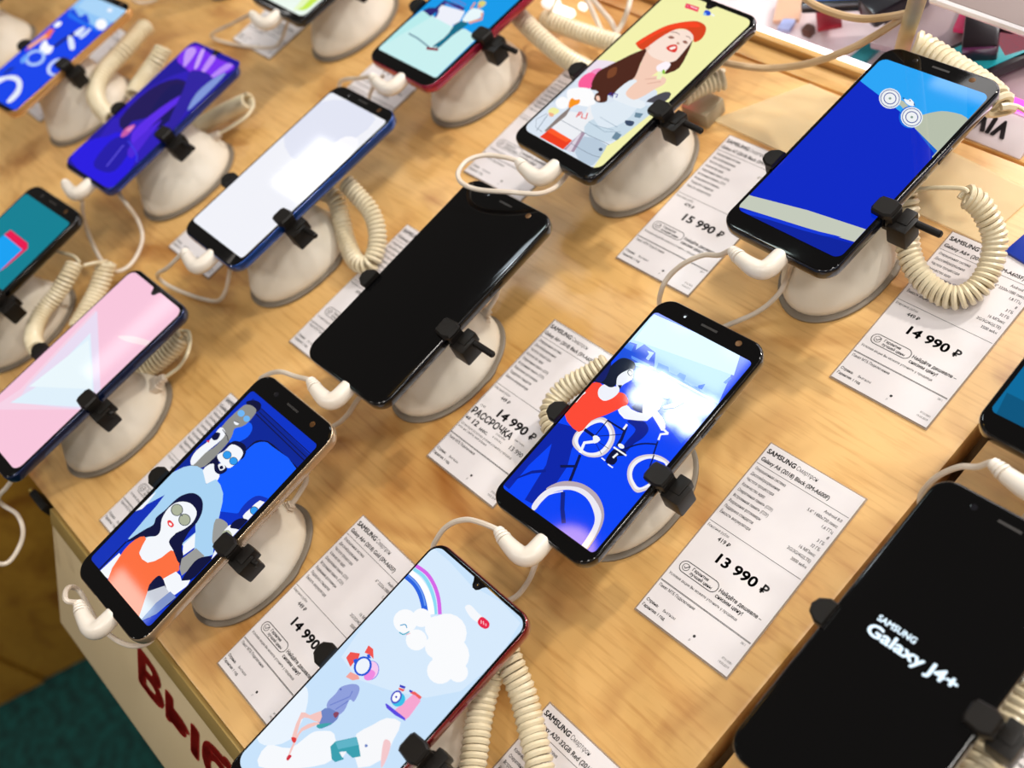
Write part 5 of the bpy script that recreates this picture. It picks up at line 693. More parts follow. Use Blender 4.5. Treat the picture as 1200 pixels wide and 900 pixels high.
def rect(x0, x1, y0, y1, z=0): return [(x0, y0, z), (x1, y0, z), (x1, y1, z), (x0, y1, z)], [(0, 1, 2, 3)]
def stroke(P, w, z=0, closed=False):
    n = len(P); L = []
    for i, p in enumerate(P):
        a = P[(i - 1) % n] if closed else P[max(i - 1, 0)]; b = P[(i + 1) % n] if closed else P[min(i + 1, n - 1)]
        dx, dy = b[0] - a[0], b[1] - a[1]; l = math.hypot(dx, dy) or 1
        L.append(((p[0] - dy / l * w / 2, p[1] + dx / l * w / 2, z), (p[0] + dy / l * w / 2, p[1] - dx / l * w / 2, z)))
    V = [q for pr in L for q in pr]; m = n if closed else n - 1
    return V, [(2 * i, 2 * i + 1, 2 * ((i + 1) % n) + 1, 2 * ((i + 1) % n)) for i in range(m)]

# ---------------------------------------------------------------- materials
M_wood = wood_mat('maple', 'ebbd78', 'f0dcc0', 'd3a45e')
M_edge = wood_mat('maple_edge', 'b9966a', 'cfae84', '9b7a50', .5, .1)
M_cream = noise_mat('cream_plastic', 'efe9dd', 'eae2d2', 30, .42, coat=.12)
M_cord = noise_mat('cream_cord', 'ece0c2', 'e2d3b0', 60, .38, coat=.25)
M_plug = noise_mat('white_plug', 'f7efe4', 'f2e8da', 50, .32, coat=.4)
M_cable = noise_mat('white_cable', 'e6dacb', 'dccdbb', 60, .4, coat=.2)
M_ring = noise_mat('grey_ring', '857a6b', '7a6f61', 40, .45)
M_black = noise_mat('black_plastic', '100e0c', '171310', 80, .42, spec=.3)
M_glass = mat('black_glass', '030304', .05, spec=.45)
M_card = noise_mat('card', 'ece8ea', 'e6e1e4', 20, .35, coat=.35, coat_rough=.15)
M_sleeve = mat('clear_sleeve', 'b9a99a', .15, alpha=.45)
M_ink = mat('ink', '1c191b', .5)
M_inkg = mat('ink_grey', '6d686c', .5)
M_lens = mat('lens', '0b0b14', .05, coat=1)
M_ringm = mat('lens_ring', '6b4a2a', .3, metal=.6)
M_slot = mat('speaker_slot', '2a2725', .5)

# ---------------------------------------------------------------- the counter and the setting
M4 = lambda x, y, z: Matrix.Translation((x, y, z))
XL, XR, YF, YB = -1.75, -.1415, -.1255, .4365
ctr = thing('display_counter', 'long pale maple counter top carrying the rows of phones', 'counter', (-.7, .15, 0))
def wxf(p, o): return xf(p, M4(-o[0], -o[1], -o[2]))
CO = (-.7, .15, 0)
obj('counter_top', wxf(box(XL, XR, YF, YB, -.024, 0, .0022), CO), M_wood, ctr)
obj('side_board', wxf(box(XR - .022, XR - .004, YF + .01, YB, -.2, -.0245, .001), CO), M_edge, ctr)
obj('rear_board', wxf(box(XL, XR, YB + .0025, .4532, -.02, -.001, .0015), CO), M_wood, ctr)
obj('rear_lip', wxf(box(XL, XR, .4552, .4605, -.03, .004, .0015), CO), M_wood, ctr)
obj('body_panel', wxf(box(XL, XR - .03, -.06, .43, -.8, -.0245), CO), M_edge, ctr)
# sloping white fascia with red lettering
fdir = Vector((0, -.0649, -.0879)).normalized(); FL = .1093
FX0, FX1 = -.5935, XR - .004
fas = thing('fascia_panel', 'off-white sloping panel with red lettering along the counter front', 'panel', (FX0, -.1285, -.003))
Mf = Matrix(((1, 0, 0, 0), (0, fdir.y, -fdir.z, 0), (0, fdir.z, fdir.y, 0), (0, 0, 0, 1)))  # x along, y down the slope, z out
def fx(p): return [tuple(Vector((q[0], fdir.y * q[1] + fdir.z * q[2], fdir.z * q[1] - fdir.y * q[2]))) for q in p[0]], p[1]
M_fas = noise_mat('fascia_white', 'e6d3ac', 'e0caa0', 6, .45)
obj('board', fx(box(0, FX1 - FX0, 0, FL, -.006, 0, .0008)), M_fas, fas)
obj('edge_trim', fx(box(0, FX1 - FX0, -.001, .0125, -.004, .0008, .0006)), mat('edge_band', 'a58b50', .5), fas)
M_red = mat('red_letters', 'b01a10', .45)
LT = FASCIA_TEXT
v, f = text_geo(LT[0], .035)
k = LT[3] / .7; x0 = min(p[0] for p in v)
obj('lettering', fx(([((p[0] - x0) * k * LT[4] + LT[1], LT[2] - p[1] * k, .0006) for p in v], f)), M_red, fas, smooth=False)
# second counter on the right
CO = (.3, .15, 0)
c2 = thing('display_counter', 'neighbouring maple counter on the right carrying the phone with white start-up lettering', 'counter', CO)
obj('counter_top', wxf(box(XR + .0085, 1.0, YF - .2, YB, -.024, -.001, .0018), CO), M_wood, c2)
obj('body_panel', wxf(box(XR + .03, 1.0, -.2, .43, -.8, -.0245), CO), M_edge, c2)
M_floor = noise_mat('teal_carpet', '0e5450', '073634', 60, .95, bump=.4)
tag(obj('floor', box(-6, 5, -5, 6, -.87, -.85), M_floor), 'dark teal carpet floor', None, kind='structure')
# yellow wooden cabinet standing left of the counter
cab = thing('side_cabinet', 'yellow-brown wooden cabinet standing on the floor left of the counter front', 'cabinet', (-1.214, -.435, -.85))
ux = Vector((-.058, -.1385, 0)).normalized(); un = Vector((ux.y, -ux.x, 0)); un = un if un.x < 0 else -un
MC = Matrix(((ux.x, un.x, 0, 0), (ux.y, un.y, 0, 0), (0, 0, 1, 0), (0, 0, 0, 1)))
M_yel = wood_mat('honey_board', 'd39b34', 'e0c090', 'bf8826', .5, .15)
for a, b_, nm, dz in ((-.27, .062, 'door', 0), (.066, .75, 'door', -.004)):
    obj(nm, xf(box(a, b_, .0 + dz, .018, .002, .79, .002), MC), M_yel, cab)
obj('body', xf(box(-.27, .75, .02, .2, 0, .8, .002), MC), M_yel, cab)
# black latch on the counter edge
lt = thing('edge_latch', 'small black latch with brass screw on the left front edge of the counter', 'latch', (-.607, -.1275, -.004))
obj('latch_body', box(-.011, .011, -.006, .0, -.007, .004, .0015), M_black, lt)
obj('screw', xf(lathe([(.0022, 0, (0, 0)), (.0018, .001, (0, 0))], 12), M4(-.013, -.003, .0025)), mat('brass', 'd8b060', .3, metal=1), lt)

# ---------------------------------------------------------------- phones
MM = .001
def clip_poly(P, C):
    """P clipped to the convex outline C"""
    for i in range(len(C)):
        a = C[i]; b = C[(i + 1) % len(C)]; out = []
        sd = lambda p: (b[0] - a[0]) * (p[1] - a[1]) - (b[1] - a[1]) * (p[0] - a[0])
        for j in range(len(P)):
            p, q = P[j], P[(j + 1) % len(P)]; s, t = sd(p), sd(q)
            if s >= 0: out.append(p)
            if (s >= 0) != (t >= 0):
                u = s / (s - t); out.append((p[0] + (q[0] - p[0]) * u, p[1] + (q[1] - p[1]) * u))
        P = out
        if len(P) < 3: return []
    return P
def phone_matrix(p):
    x, y, z, yaw, tilt, lat, s = p['pose']
    return Matrix.Translation((x, y, z)) @ Matrix.Rotation(yaw, 4, 'Z') @ Matrix.Rotation(tilt, 4, 'X') @ Matrix.Rotation(lat, 4, 'Y')
def screen_mat(h):
    return mat('screen_' + h, '000000', .04, emit=SCREEN, ecol=h, spec=.45)
def make_phone(key, p):
    M = phone_matrix(p); s = p['pose'][6]; hw, hh, T = 37.5 * s, 79 * s, 7.9
    t = thing('smartphone', p['label'], 'smartphone', group='phones clamped on stands along the counters', mw=M)
    R = 10.5 if p['style'] != 'v' else 9
    def lp(i, z): return [(x * MM, y * MM, z * MM) for x, y in rrect(hw - i, -hh + i, hh - i, R - min(i, 3) * .8, 9)]
    m_f = mat('frame_' + p['frame'], p['frame'], .22, metal=.55, coat=.8)
    obj('frame', skin_loops([lp(2, -T), lp(.6, -T + .5), lp(.05, -T + 1.8), lp(0, -4), lp(.0, -2), lp(.25, -1), lp(.7, -.5), lp(1.0, -.42)]), m_f, t)
    obj('glass', skin_loops([lp(.75, -.6), lp(.8, -.3), lp(1.1, -.08), lp(1.7, 0)]), M_glass, t)
    x0, y0, y1, r = p['screen']
    C = rrect(x0, y0, y1, r, 6); V = []; F = []; MI = []; mats = []; idx = {}
    for n, (h, k, P) in enumerate(ART[key]):
        P = C if P == '*' else clip_poly(cr(P, k, True), C) if k > 1 else clip_poly(P, C)
        if len(P) < 3: continue
        if h not in idx: idx[h] = len(mats); mats.append(screen_mat(h))
        o = len(V); V += [(x * MM, y * MM, (.03 + n * .006) * MM) for x, y in P]
        a = sum(P[i - 1][0] * P[i][1] - P[i][0] * P[i - 1][1] for i in range(len(P)))
        q = tuple(range(o, o + len(P))); F.append(q if a > 0 else q[::-1]); MI.append(idx[h])
    if V: obj('display', (V, F, MI), None, t, smooth=False, mats=mats)
    top = .03 + len(ART[key]) * .006
    if p['style'] == 'v':       # teardrop notch
        nt = [(0 + x, y) for x, y in ((-6.5, y1 + .6), (-4.6, y1 - .2), (-3.4, y1 - 1.6), (-2.6, y1 - 3.4), (-1.2, y1 - 4.7), (1.2, y1 - 4.7), (2.6, y1 - 3.4), (3.4, y1 - 1.6), (4.6, y1 - .2), (6.5, y1 + .6))]
        obj('notch', ([(x * MM, y * MM, (top + .01) * MM) for x, y in nt], [tuple(range(len(nt)))]), M_glass, t, smooth=False)
        obj('camera_lens', xf(lathe([(.0015, 0, (0, 0)), (.0011, .00006, (0, 0))], 16), M4(0, (y1 - 2.6) * MM, (top + .01) * MM)), M_lens, t)
    else:
        yb = (y1 + hh) / 2
        obj('earpiece', join(box(-5.5 * MM, 5.5 * MM, (yb - .7) * MM, (yb + .7) * MM, 0, .05 * MM)), M_slot, t)
        obj('camera_lens', join(xf(lathe([(.0019, 0, (0, 0)), (.0014, .00006, (0, 0))], 18), M4(20 * MM, yb * MM, 0))), M_ringm if p['frame'][:2] != 'aa' else M_lens, t)
        obj('sensor', xf(lathe([(.0016, 0, (0, 0)), (.0012, .00005, (0, 0))], 16), M4(-17 * MM, yb * MM, 0)), M_lens, t)
    obj('power_button', box((hw - .3) * MM, (hw + .55) * MM, 16 * MM, 28 * MM, -5.2 * MM, -2.8 * MM, .0002), m_f, t)
    return t
for key, p in PHONES.items(): make_phone(key, p)

# J4 start-up lettering (printed light on the black display)
def lettering(key, items):
    t = [o for o in COL.objects if o.get('label') == PHONES[key]['label']][0]; ps = []
    for s_, x, y, h, w_, b, sk in items:
        v, f = text(s_, x, y, h, w_, bold=b); ps.append(([(a * MM, c * MM, .00012) for a, c, _ in v], f))
    obj('start_up_lettering', join(*ps), mat('screen_text', '000000', .2, emit=SCREEN * 1.3, ecol='dff2ff'), t, smooth=False)
lettering('j4', J4TEXT)

# ---------------------------------------------------------------- stands
def make_stand(key, p):
    bx, by = p['base']; M = phone_matrix(p); cy = p['clip'] * MM; hw = 37.5 * p['pose'][6]
    head = M @ Vector((0, cy, -.0092)); O = M4(-bx, -by, 0)
    t = thing('display_stand', p['stand_label'], 'phone stand', (bx, by, 0), 'cream security stands under the phones')
    n = 56; ring = []
    for r, z in ((.0455, 0), (.0462, .001), (.0462, .0022), (.0452, .0028), (.0415, .003)):
        L = []
        for i in range(n):
            a = 2 * math.pi * i / n; rr = r + (.0013 if r > .042 and i in (2, 3) else 0); L.append((rr * .68 * math.cos(a), rr * math.sin(a), z))
        ring.append(L)
    obj('base_ring', skin_loops(ring), M_ring, t)
    hx, hy, hz = head.x - bx, head.y - by, head.z - .004
    prof = []
    for r, u in ((.0420, .0), (.0430, .04), (.0430, .10), (.0418, .17), (.0385, .30), (.0350, .45), (.0322, .60), (.0302, .78), (.0292, .92), (.0280, 1.0)):
        z = .0030 + (hz - .0030) * u; prof.append((r, z, (hx * u ** 1.3, hy * u ** 1.3)))
    obj('body', lathe(prof, 44, 1, .68), M_cream, t)
    MP = O @ M
    cl = thing('clamp', None, None); cl.parent = t; cl.matrix_basis = MP
    def b(x0, x1, y0, y1, z0, z1, bv=.0008): return box(x0 * MM, x1 * MM, (p['clip'] + y0) * MM, (p['clip'] + y1) * MM, z0 * MM, z1 * MM, bv)
    obj('clamp_plate', join(b(-22, 22, -14, 14, -12.4, -8.1), b(-hw - 2.2, -18, -4, 4, -11.4, -8.3), b(18, hw + 2.2, -4, 4, -11.4, -8.3)), M_black, cl)
    # left pad
    P = [(-hw + 2.3, -6.4), (-hw + 2.3, 6.4), (-hw - 2, 6.6), (-hw - 6.5, 3.8), (-hw - 7.8, 0), (-hw - 6.5, -3.8), (-hw - 2, -6.6)][::-1]
    P = [(x * MM, (p['clip'] + y) * MM) for x, y in P]
    obj('clamp_pad', join(prism(P, .0004, .0034, .0009), b(-hw - 5, -hw - .3, -4.4, 4.4, -11, 1.2, .0006)), M_black, cl)
    # right pad
    P = [(hw - 8.5, -3.6), (hw - 7.4, -5.6), (hw + .6, -6.4), (hw + 4.6, -4.6), (hw + 5.0, 0), (hw + 4.6, 4.8), (hw + .6, 6.4), (hw - 7.4, 5.6), (hw - 8.5, 3.6)]
    P = [(x * MM, (p['clip'] + y) * MM) for x, y in P]
    obj('clamp_pad', join(prism(P, .0004, .0042, .0011), b(hw + .3, hw + 5.2, -4.8, 4.8, -9, 2, .0008)), M_black, cl)
    obj('clamp_block', join(b(hw + 2.2, hw + 14.5, -6.8, 5.8, -17, -3.2, .0014), b(hw + 4.5, hw + 12, -2, 9, -10.5, -2.4, .0012)), M_black, cl)
    if p['pin'] > 0:
        pin = tube([((hw + 13) * MM, (p['clip'] + 4) * MM, -.0058), ((hw + 14 + p['pin'] - .8) * MM, (p['clip'] + 4) * MM, -.0058), ((hw + 14 + p['pin']) * MM, (p['clip'] + 4) * MM, -.0058)], [.0021, .0021, .0014], 10)
        obj('clamp_lever', pin, M_black, cl)
    if p.get('jack'):
        a = Vector(p['jack'][0]); c = Vector(p['jack'][1]); d = (c - a).normalized(); L = (c - a).length
        A = Matrix.Translation(a - Vector((bx, by, 0))) @ d.to_track_quat('X', 'Z').to_matrix().to_4x4()
        parts = [xf(box(0, L * .55, -.0055, .0055, -.0028, .0028, .0012), A)]
        for i in range(3): parts.append(xf(box(L * (.6 + .14 * i), L * (.66 + .14 * i), -.004 + i * .0007, .004 - i * .0007, -.0026, .0026, .0006), A))
        parts.append(xf(box(L * .5, L, -.0022, .0022, -.0018, .0018, .0005), A))
        obj('data_plug', join(*parts), M_cable, t)
    return t
for key, p in PHONES.items():
    if p.get('base'): make_stand(key, p)
for bx, by, lab in LONE_STANDS:
    t = thing('display_stand', lab, 'phone stand', (bx, by, 0), 'cream security stands under the phones')
    obj('base_ring', lathe([(.0455, 0, (0, 0)), (.0462, .0026, (0, 0)), (.0415, .0036, (0, 0))], 40, 1, .68), M_ring, t)
    obj('body', lathe([(.0418, .0036, (0, 0)), (.0424, .007, (0, 0)), (.036, .018, (.003, 0)), (.0285, .035, (.007, 0)), (.026, .052, (.003, 0))], 40, 1, .68), M_cream, t)

# ---------------------------------------------------------------- cords
def cord_thing(name, label, cat, group, parts):
    """parts: (name, mesh in world space, material)"""
    o0 = Vector(parts[0][1][0][0]); o0.z = max(o0.z, 0)
    t = thing(name, label, cat, o0, group)
    for nm, pt, m in parts: obj(nm, xf(pt, Matrix.Translation(-o0)), m, t)
    return t
for key, label, path in CABLES:
    parts = []
    if key in PHONES:
        M = phone_matrix(PHONES[key]); s = PHONES[key]['pose'][6]; e = 79 * (s - 1)
        loc = [(5.5, -77, -4), (5.6, -80, -4), (5.6, -84, -4), (5.2, -88, -4), (3.2, -91.2, -4), (-.6, -92.4, -4), (-5, -92.2, -4), (-9, -91.7, -4), (-13, -91, -4)]
        pp = cr([tuple(M @ Vector((x * MM, (y - e) * MM, z * MM))) for x, y, z in loc], 3)
        n = len(pp); R = [.0051 + .0005 * math.sin(min(i / n, .7) / .7 * math.pi) - (.0010 * max(0, i / n - .68) / .32) for i in range(n)]; R[0] = .0045
        parts.append(('plug', tube(pp, R, 14), M_plug))
        rib = []
        for k in range(3):
            a = M @ Vector(((-13.6 - k * 2.2) * MM, (-90.8 - e + k * .6) * MM, -.004)); c = M @ Vector(((-15 - k * 2.2) * MM, (-90.3 - e + k * .6) * MM, -.004))
            rib.append(tube([a, c], .0044 - k * .0005, 12))
        c0 = M @ Vector((-.012, (-91.2 - e) * MM, -.004)); c1 = M @ Vector((-.0205, (-88.9 - e) * MM, -.004))
        rib.append(tube([c0, c1], .0030, 10))
        parts.append(('strain_relief', join(*rib), M_plug))
        path = [tuple(c0.lerp(c1, .6)), tuple(c1)] + list(path)
    parts.append(('cord', tube(cr(path, 8), .0016, 8), M_cable))
    cord_thing('charging_cable', label, 'cable', 'white charging cables with angled plugs', parts)
for label, path, lead, R in COILS:
    parts = [('coil', helix(path, R, R * .31, R * .62, 14, 6), M_cord)]
    if lead: parts.append(('lead', tube(cr(lead, 8), .0013, 8), M_cord))
    cord_thing('coiled_cord', label, 'cord', 'cream coiled security cords', parts)

# ---------------------------------------------------------------- price tags
SPEC = ['Операционная система', 'Дисплей/разрешение', 'Частота процессора', 'Количество ядер', 'Оперативная память (ОЗУ)', 'Встроенная память (ПЗУ)', 'Разрешение фотокамеры', 'Поддержка стандартов', 'Ёмкость аккумулятора']
def tag_print(d):
    P = []; G = []
    T = lambda *a, **k: P.append(text(*a, **k))
    T('SAMSUNG', 1.2, -6.0, 2.9, 18.5, bold=.035); T('Смартфон', 20.6, -6.0, 2.7, 13.5)
    T(d['title'], 1.2, -11.6, 2.5, d.get('tw', 44), bold=.026)
    for i, s_ in enumerate(SPEC): T(s_, 1.9, -18 - i * 4.0, 1.9, (20, 19, 18, 15, 23, 23, 21, 19, 20)[i], bold=.014)
    for i, s_ in enumerate(d['spec']): T(s_, 58, -18.6 - i * 4.0, 1.9, right=True, bold=.014)
    T('Бонусные рубли', 1.2, -60, 1.7, 14); T(d['bonus'], 11, -64.3, 2.5, 5, bold=.02); P.append(rouble(17.2, -64.3, 2.5, 0, .2))
    T(d['price'], 17.6, -74.8, 5.7, 25.5, bold=.034); P.append(rouble(46.6, -74.8, 5.5, 0, .21))
    for y in (-14.1, -56.7, -99.4, -99.9): P.append(rect(.4, 59.6, y - .14, y + .14))
    if d.get('sale'):
        T('1590', 3.2, -75.2, 1.5, 4); T('РАССРОЧКА', 1.2, -82.2, 4.6, 36, bold=.035); T('на', 1.2, -87, 2.4, 3.6, bold=.02); T('12', 7.5, -87.8, 3.6, 5, bold=.03); T('мес.', 15, -88.4, 2.4, 7.5, bold=.02)
        T('платёж', 27, -84.4, 1.4, 8); T('в месяц', 26.5, -87.2, 1.4, 8); T('цена товара', 40, -80.4, 1.2, 8); T('13 990', 41, -87.0, 3, 11, bold=.01)
        T('Организация рассрочки: условия уточняйте у продавца', 1.4, -91.6, 1.6, 46); T('или на сайте магазина', 1.4, -94.2, 1.6, 26)
        P.append(rect(.3, .55, -120, -.4)); P.append(rect(.3, 60, -.6, -.4))
    else:
        P.append(stroke([(16 + x, y) for x, y in rrect(12.4, -89.9, -83.1, 3.3, 6)], .45, 0, True))
        P.append(stroke([(7.2 + 2 * math.cos(a), -86.5 + 2 * math.sin(a)) for a in [i * .35 for i in range(18)]], .35, 0, True))
        P.append(stroke([(6.1, -86.4), (7.0, -87.4), (9.0, -84.9)], .55, 0))
        T('Гарантия', 11, -86.1, 1.8, 10.5, bold=.026); T('лучшей цены', 11, -88.7, 1.8, 14.5, bold=.026)
        T('Найдёте дешевле –', 29.6, -87.2, 2.2, 27, bold=.026); T('снизим цену!', 29.6, -90.6, 2.2, 17.5, bold=.026)
        T('Условия акции Вы можете уточнить у продавца', 1.6, -94.6, 1.6, 45, bold=.01)
    T('Пакет МТБ Подключение', 1.6, -103.2, 1.8, 24, bold=.014); T('2811', 58, -102.6, 1.3, right=True); T('Страна:', 1.2, -113.6, 1.7, 8, bold=.026); T('Вьетнам', 12.6, -113.6, 1.7, 8)
    T('Гарантия: 1 год', 1.2, -117.2, 1.7, 15, bold=.026); T('РГ01/0001', 58.5, -114.6, 1.2, right=True); T('19.03.2019', 58.5, -117.2, 1.3, right=True)
    P.append(stroke([(34.4 + .45 * math.cos(a), -114 + .45 * math.sin(a)) for a in [i * .785 for i in range(8)]], .8, 0, True)); T('р', 33.2, -117.4, 1.3)
    v, f = join(*P)
    return [(a * MM, b * MM, c * MM) for a, b, c in v], f
for d in TAGS:
    t = thing('price_tag', d['label'], 'price tag', (d['x'], d['y'], .0002), 'printed price tags lying on the counter'); t.rotation_euler = (0, 0, d['rot'])
    obj('clear_sleeve', box(-.0009, .0613, -.1218, .0009, 0, .0007, .0002), M_sleeve, t)
    obj('card', box(0, .0604, -.1207, 0, .00075, .001), M_card, t)
    v, f = tag_print(d); obj('print', ([(a, b, c + .00106) for a, b, c in v], f), M_ink, t, smooth=False)

# ---------------------------------------------------------------- behind the counter
# LED edge and the white lit showcase beyond the rear board
M_led = mat('led_white', 'ffffff', .4, emit=2.2, ecol='f6f0ff')
t = thing('light_strip', 'glowing white light strip along the rear edge of the counter', 'light', (-.6, .468, .0))
obj('strip_diffuser', box(-.9, .55, -.006, -.001, -.01, .002, .001), M_led, t)
M_case = noise_mat('white_case', 'efe2e6', 'e2d2da', 8, .35, coat=.3)
t = thing('showcase', 'white showcase with lilac tint behind the counter', 'showcase', (-.3, 1.0, -.04))
obj('shelf', box(-1.2, 1.4, -.525, .9, -.03, 0, .002), M_case, t)
obj('back_panel', box(-1.2, 1.4, .9, .92, -.6, .5, .002), M_case, t)
# acrylic sheet lying on the rear of the counter
t = thing('acrylic_sheet', 'clear frosted acrylic sheet lying on the counter behind the price tags', 'sheet', (-.32, .40, .0003))
q = [(a[0] + .32, a[1] - .40) for a in ((-0.4117, 0.3768, 0.0), (-0.2057, 0.3734, 0.0), (-0.1997, 0.4203, 0.0), (-0.3731, 0.4454, 0.0))]
q = [q[0], q[1], q[2], (q[3][0], min(q[3][1], .035))]
q[2] = (q[2][0], min(q[2][1], .035))
obj('sheet', prism(q, 0, .0016, .0002), mat('frosted_acrylic', 'fff0c4', .22, alpha=.38, coat=.4, coat_rough=.15), t)
# upside-down name rail
def placed(p, o, dx, up):
    dx = Vector(dx).normalized(); up = Vector(up); n = dx.cross(up).normalized(); up = n.cross(dx)
    return xf(p, Matrix(((dx.x, up.x, n.x, 0), (dx.y, up.y, n.y, 0), (dx.z, up.z, n.z, 0), (0, 0, 0, 1))))
r0 = Vector((-0.2222, 0.4394, 0.0)); r1 = Vector((-0.303, 0.4408, 0.0))
t = thing('name_rail', 'white name rail with dark upside-down lettering behind the white-wheels phone', 'sign', r0)
L = (r1 - r0).length
obj('rail', placed(box(0, L, -.024, 0, -.004, 0, .0012), r0, r1 - r0, (0, -.75, -.35)), noise_mat('rail_white', 'eadfe4', 'e2d5dc', 20, .35), t)
v, f = text_geo('v\u0131vo', .03)
k = .0120 / .55; x0 = min(p[0] for p in v)
obj('lettering', placed(([((p[0] - x0) * k * .92 + .015, p[1] * k - .0175, .0006) for p in v], f), r0, r1 - r0, (0, -.75, -.35)), mat('rail_ink', '3a3338', .5), t, smooth=False)
t = thing('light_strip', 'glowing magenta light strip behind the upside-down name rail', 'light', r0)
obj('strip_diffuser', placed(box(-.02, L, -.0335, -.0262, -.006, .001, .001), r0, r1 - r0, (0, -.75, -.35)), mat('led_magenta', 'ff4fd0', .4, emit=1.1, ecol='ff50d2'), t)
# vertical cable post
P = [(-0.3295, 0.472, 0.0), (-0.316, 0.4602, 0.04), (-0.2786, 0.4183, 0.12), (-0.2577, 0.3937, 0.17)]
t = thing('cable_post', 'tan upright tube rising behind the white-wheels phone', 'post', P[0])
obj('tube', xf(tube(cr(P, 4), .0050, 20), Matrix.Translation(-Vector(P[0]))), noise_mat('tan_tube', 'dcc48a', 'd0b478', 20, .6), t)
M_tan = noise_mat('tan_cable', 'd9b990', 'cfad80', 40, .4)
for lab, P in (('tan cable sagging from the red-hat phone to the upright tube', ((-0.4159, 0.394, 0.04), (-0.4043, 0.4002, 0.035), (-0.3864, 0.4111, 0.03), (-0.3624, 0.4212, 0.035), (-0.337, 0.4282, 0.05), (-0.3219, 0.4382, 0.06), (-0.3021, 0.4418, 0.08))),
               ('tan cable arching from the top edge to the upright tube', ((-0.3947, 0.4538, 0.06), (-0.3745, 0.4467, 0.06), (-0.3549, 0.445, 0.06), (-0.3342, 0.4429, 0.065), (-0.3153, 0.4405, 0.075), (-0.2984, 0.4396, 0.085))),
               ('thin white cable at the top, left of the red-hat phone', ((-0.5743, 0.4226, 0.02), (-0.558, 0.413, 0.02), (-0.5389, 0.4015, 0.018), (-0.5291, 0.3956, 0.015))),
               ('thin pale cable curving down to the red-hat phone', ((-0.5662, 0.4219, 0.02), (-0.5469, 0.4138, 0.02), (-0.5333, 0.4091, 0.018), (-0.5194, 0.4008, 0.016))),
               ('pale cable hanging straight beside the red-hat phone', ((-0.5274, 0.43, 0.03), (-0.5183, 0.4159, 0.03), (-0.5192, 0.4075, 0.022), (-0.5186, 0.3928, 0.018)))):
    t = thing('cable', lab, 'cable', P[0])
    obj('cord', xf(tube(cr(P, 8), .0024 if 'tan' in lab else .0020, 8), Matrix.Translation(-Vector(P[0]))), M_tan if 'tan' in lab else M_cable, t)
# white connectors at the top; their emission paints the bright lamp highlights
for lab, p, s in (('white connector with painted bright highlight, upper of the pair by the top edge', (-0.6005, 0.4087, 0.012), .8), ('white connector with painted bright highlight, lower of the pair by the top edge', (-0.5823, 0.404, 0.012), 1), ('tiny white stud with painted bright highlight, right of the two connectors', (-0.5747, 0.4183, 0.01), .4)):
    t = thing('highlight_connector', lab, 'clip', p)
    obj('clip_body', box(-.009 * s, .009 * s, -.006 * s, .006 * s, -.003, .003, .002), mat('painted_highlight', 'ffffff', .12, coat=1, emit=.9), t)
# small grey alarm box with a red lamp
p = (-0.4219, 0.3789, 0.0)
t = thing('alarm_box', 'small grey alarm box with a red lamp behind the red-hat phone', 'box', p)
obj('box_body', box(-.010, .013, -.010, .010, 0, .013, .002), noise_mat('grey_box', 'b3a78e', 'a79b82', 30, .45), t)
q = Vector((-0.4291, 0.3684, 0.02)) - Vector(p)
obj('red_lamp', xf(lathe([(.0032, 0, (0, 0)), (.0032, .003, (0, 0)), (.0015, .0048, (0, 0))], 16), M4(*q)), mat('red_lamp', 'ff2030', .3, emit=3, ecol='ff2a3a'), t)
# blurred goods on the showcase
def slab(name, lab, cat, p, sx, sy, sz, rot, m, screen=None):
    t = thing(name, lab, cat, p); t.rotation_euler = (0, 0, rot)
    obj('case', box(-sx / 2, sx / 2, -sy / 2, sy / 2, 0, sz, min(.003, sz / 4)), m, t)
    if screen: obj('display', box(-sx / 2 + .004, sx / 2 - .004, -sy / 2 + .006, sy / 2 - .006, sz, sz + .0004), screen, t)
    return t
M_dk = mat('dark_goods', '15141c', .3, coat=.5); M_gr = noise_mat('mauve_goods', 'a08d90', '94828a', 20, .4)
q = [(-0.3119, 0.4825, 0.06), (-0.2429, 0.4792, 0.06), (-0.2637, 0.5477, 0.06), (-0.3413, 0.5434, 0.06)]
t = thing('display_board', 'grey-mauve display board with white edge at the top right corner', 'board', q[0])
obj('board', prism([(a[0] - q[0][0], a[1] - q[0][1]) for a in q], -.006, 0, .0005), noise_mat('grey_board', '8f7f7c', '857572', 10, .4), t)
obj('edge_trim', tube([(0, 0, -.003), tuple(Vector(q[1]) - Vector(q[0]) + Vector((0, 0, -.003)))], .0028, 8), mat('trim_white', 'f4f0f6', .3), t)
slab('price_holder', 'mauve-grey flat price holder behind the upright tube', 'holder', (-0.33, 0.5236, -0.01), .075, .06, .006, .1, M_gr)
slab('price_holder', 'mauve-grey flat price holder at the right edge behind the coiled cord', 'holder', (-0.2613, 0.4978, -0.01), .06, .09, .006, .1, M_gr)
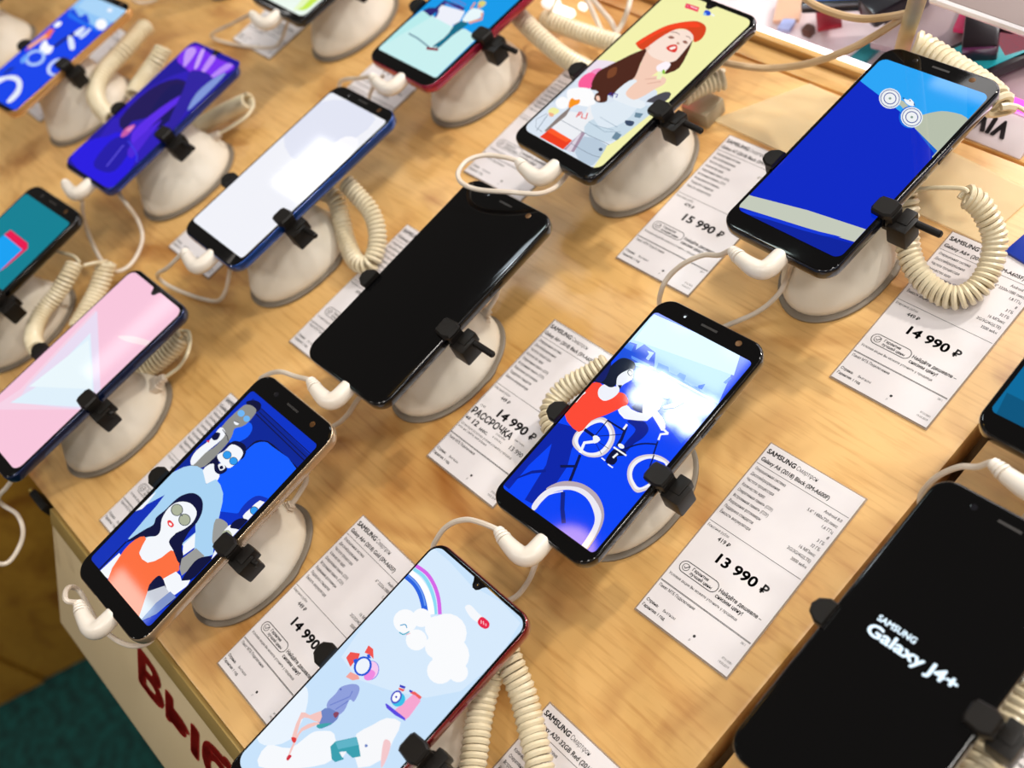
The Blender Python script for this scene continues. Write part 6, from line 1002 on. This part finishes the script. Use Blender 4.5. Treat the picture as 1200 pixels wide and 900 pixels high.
slab('smartphone', 'dark blurred phone with blue screen at the top left of the upright tube', 'smartphone', (-0.3976, 0.5304, 0.0), .05, .08, .008, -1.1, M_dk, mat('bg_blue', '3c62a8', .2, emit=.35))
slab('black_bracket', 'black bracket just left of the upright tube at the top', 'bracket', (-0.3658, 0.525, 0.0), .022, .05, .014, -.4, M_dk)
slab('black_bracket', 'black bracket on the white showcase right of the mauve holder', 'bracket', (-0.2973, 0.5175, 0.0), .022, .055, .02, .5, M_dk)
slab('black_bracket', 'black bracket under the display board near the right frame edge', 'bracket', (-0.2946, 0.5347, 0.0), .03, .03, .02, .2, M_dk)
slab('smartphone', 'teal-screened blurred phone below the display board', 'smartphone', (-0.2826, 0.5068, 0.0), .036, .06, .008, -.5, M_dk, mat('bg_teal', '1f8f98', .2, emit=.35))
slab('smartphone', 'coral-screened blurred phone at the right frame edge', 'smartphone', (-0.2775, 0.5284, 0.0), .04, .05, .008, .9, M_dk, mat('bg_coral', 'e0606a', .2, emit=.5))
slab('gift_card', 'small pink card behind the black brackets', 'card', (-0.3126, 0.5338, 0.0), .02, .03, .004, .3, mat('pink_card', 'f03a78', .4))
slab('gift_card', 'narrow teal card left of the upright tube on the showcase', 'card', (-0.3742, 0.5182, -0.03), .012, .09, .004, -.1, mat('teal_card', '2a7f88', .4))
slab('gift_card', 'dark red card on the white showcase behind the tan cable', 'card', (-0.4244, 0.523, -0.03), .018, .03, .004, .7, mat('red_card', 'a01a2c', .4))
slab('showcase_stud', 'small brown stud on the white showcase', 'stud', (-0.4297, 0.5055, -0.035), .008, .008, .008, 0, mat('brown_stud', '5a3428', .4))
slab('gift_card', 'pale tan card on the white showcase beside the red-hat phone', 'card', (-0.4602, 0.5216, -0.035), .02, .03, .004, .5, mat('tan_card', 'e2b79a', .4))
slab('gift_card', 'pale blue card on the white showcase near the light strip', 'card', (-0.4502, 0.5054, -0.035), .01, .012, .004, .2, mat('blue_card', 'a9b6e6', .4))
slab('promo_card', 'small deep blue card at the right frame edge above the 14 990 tag', 'card', (-0.1784, 0.3868, 0.0), .022, .030, .003, -.15, mat('blue_promo', '1436a8', .3))
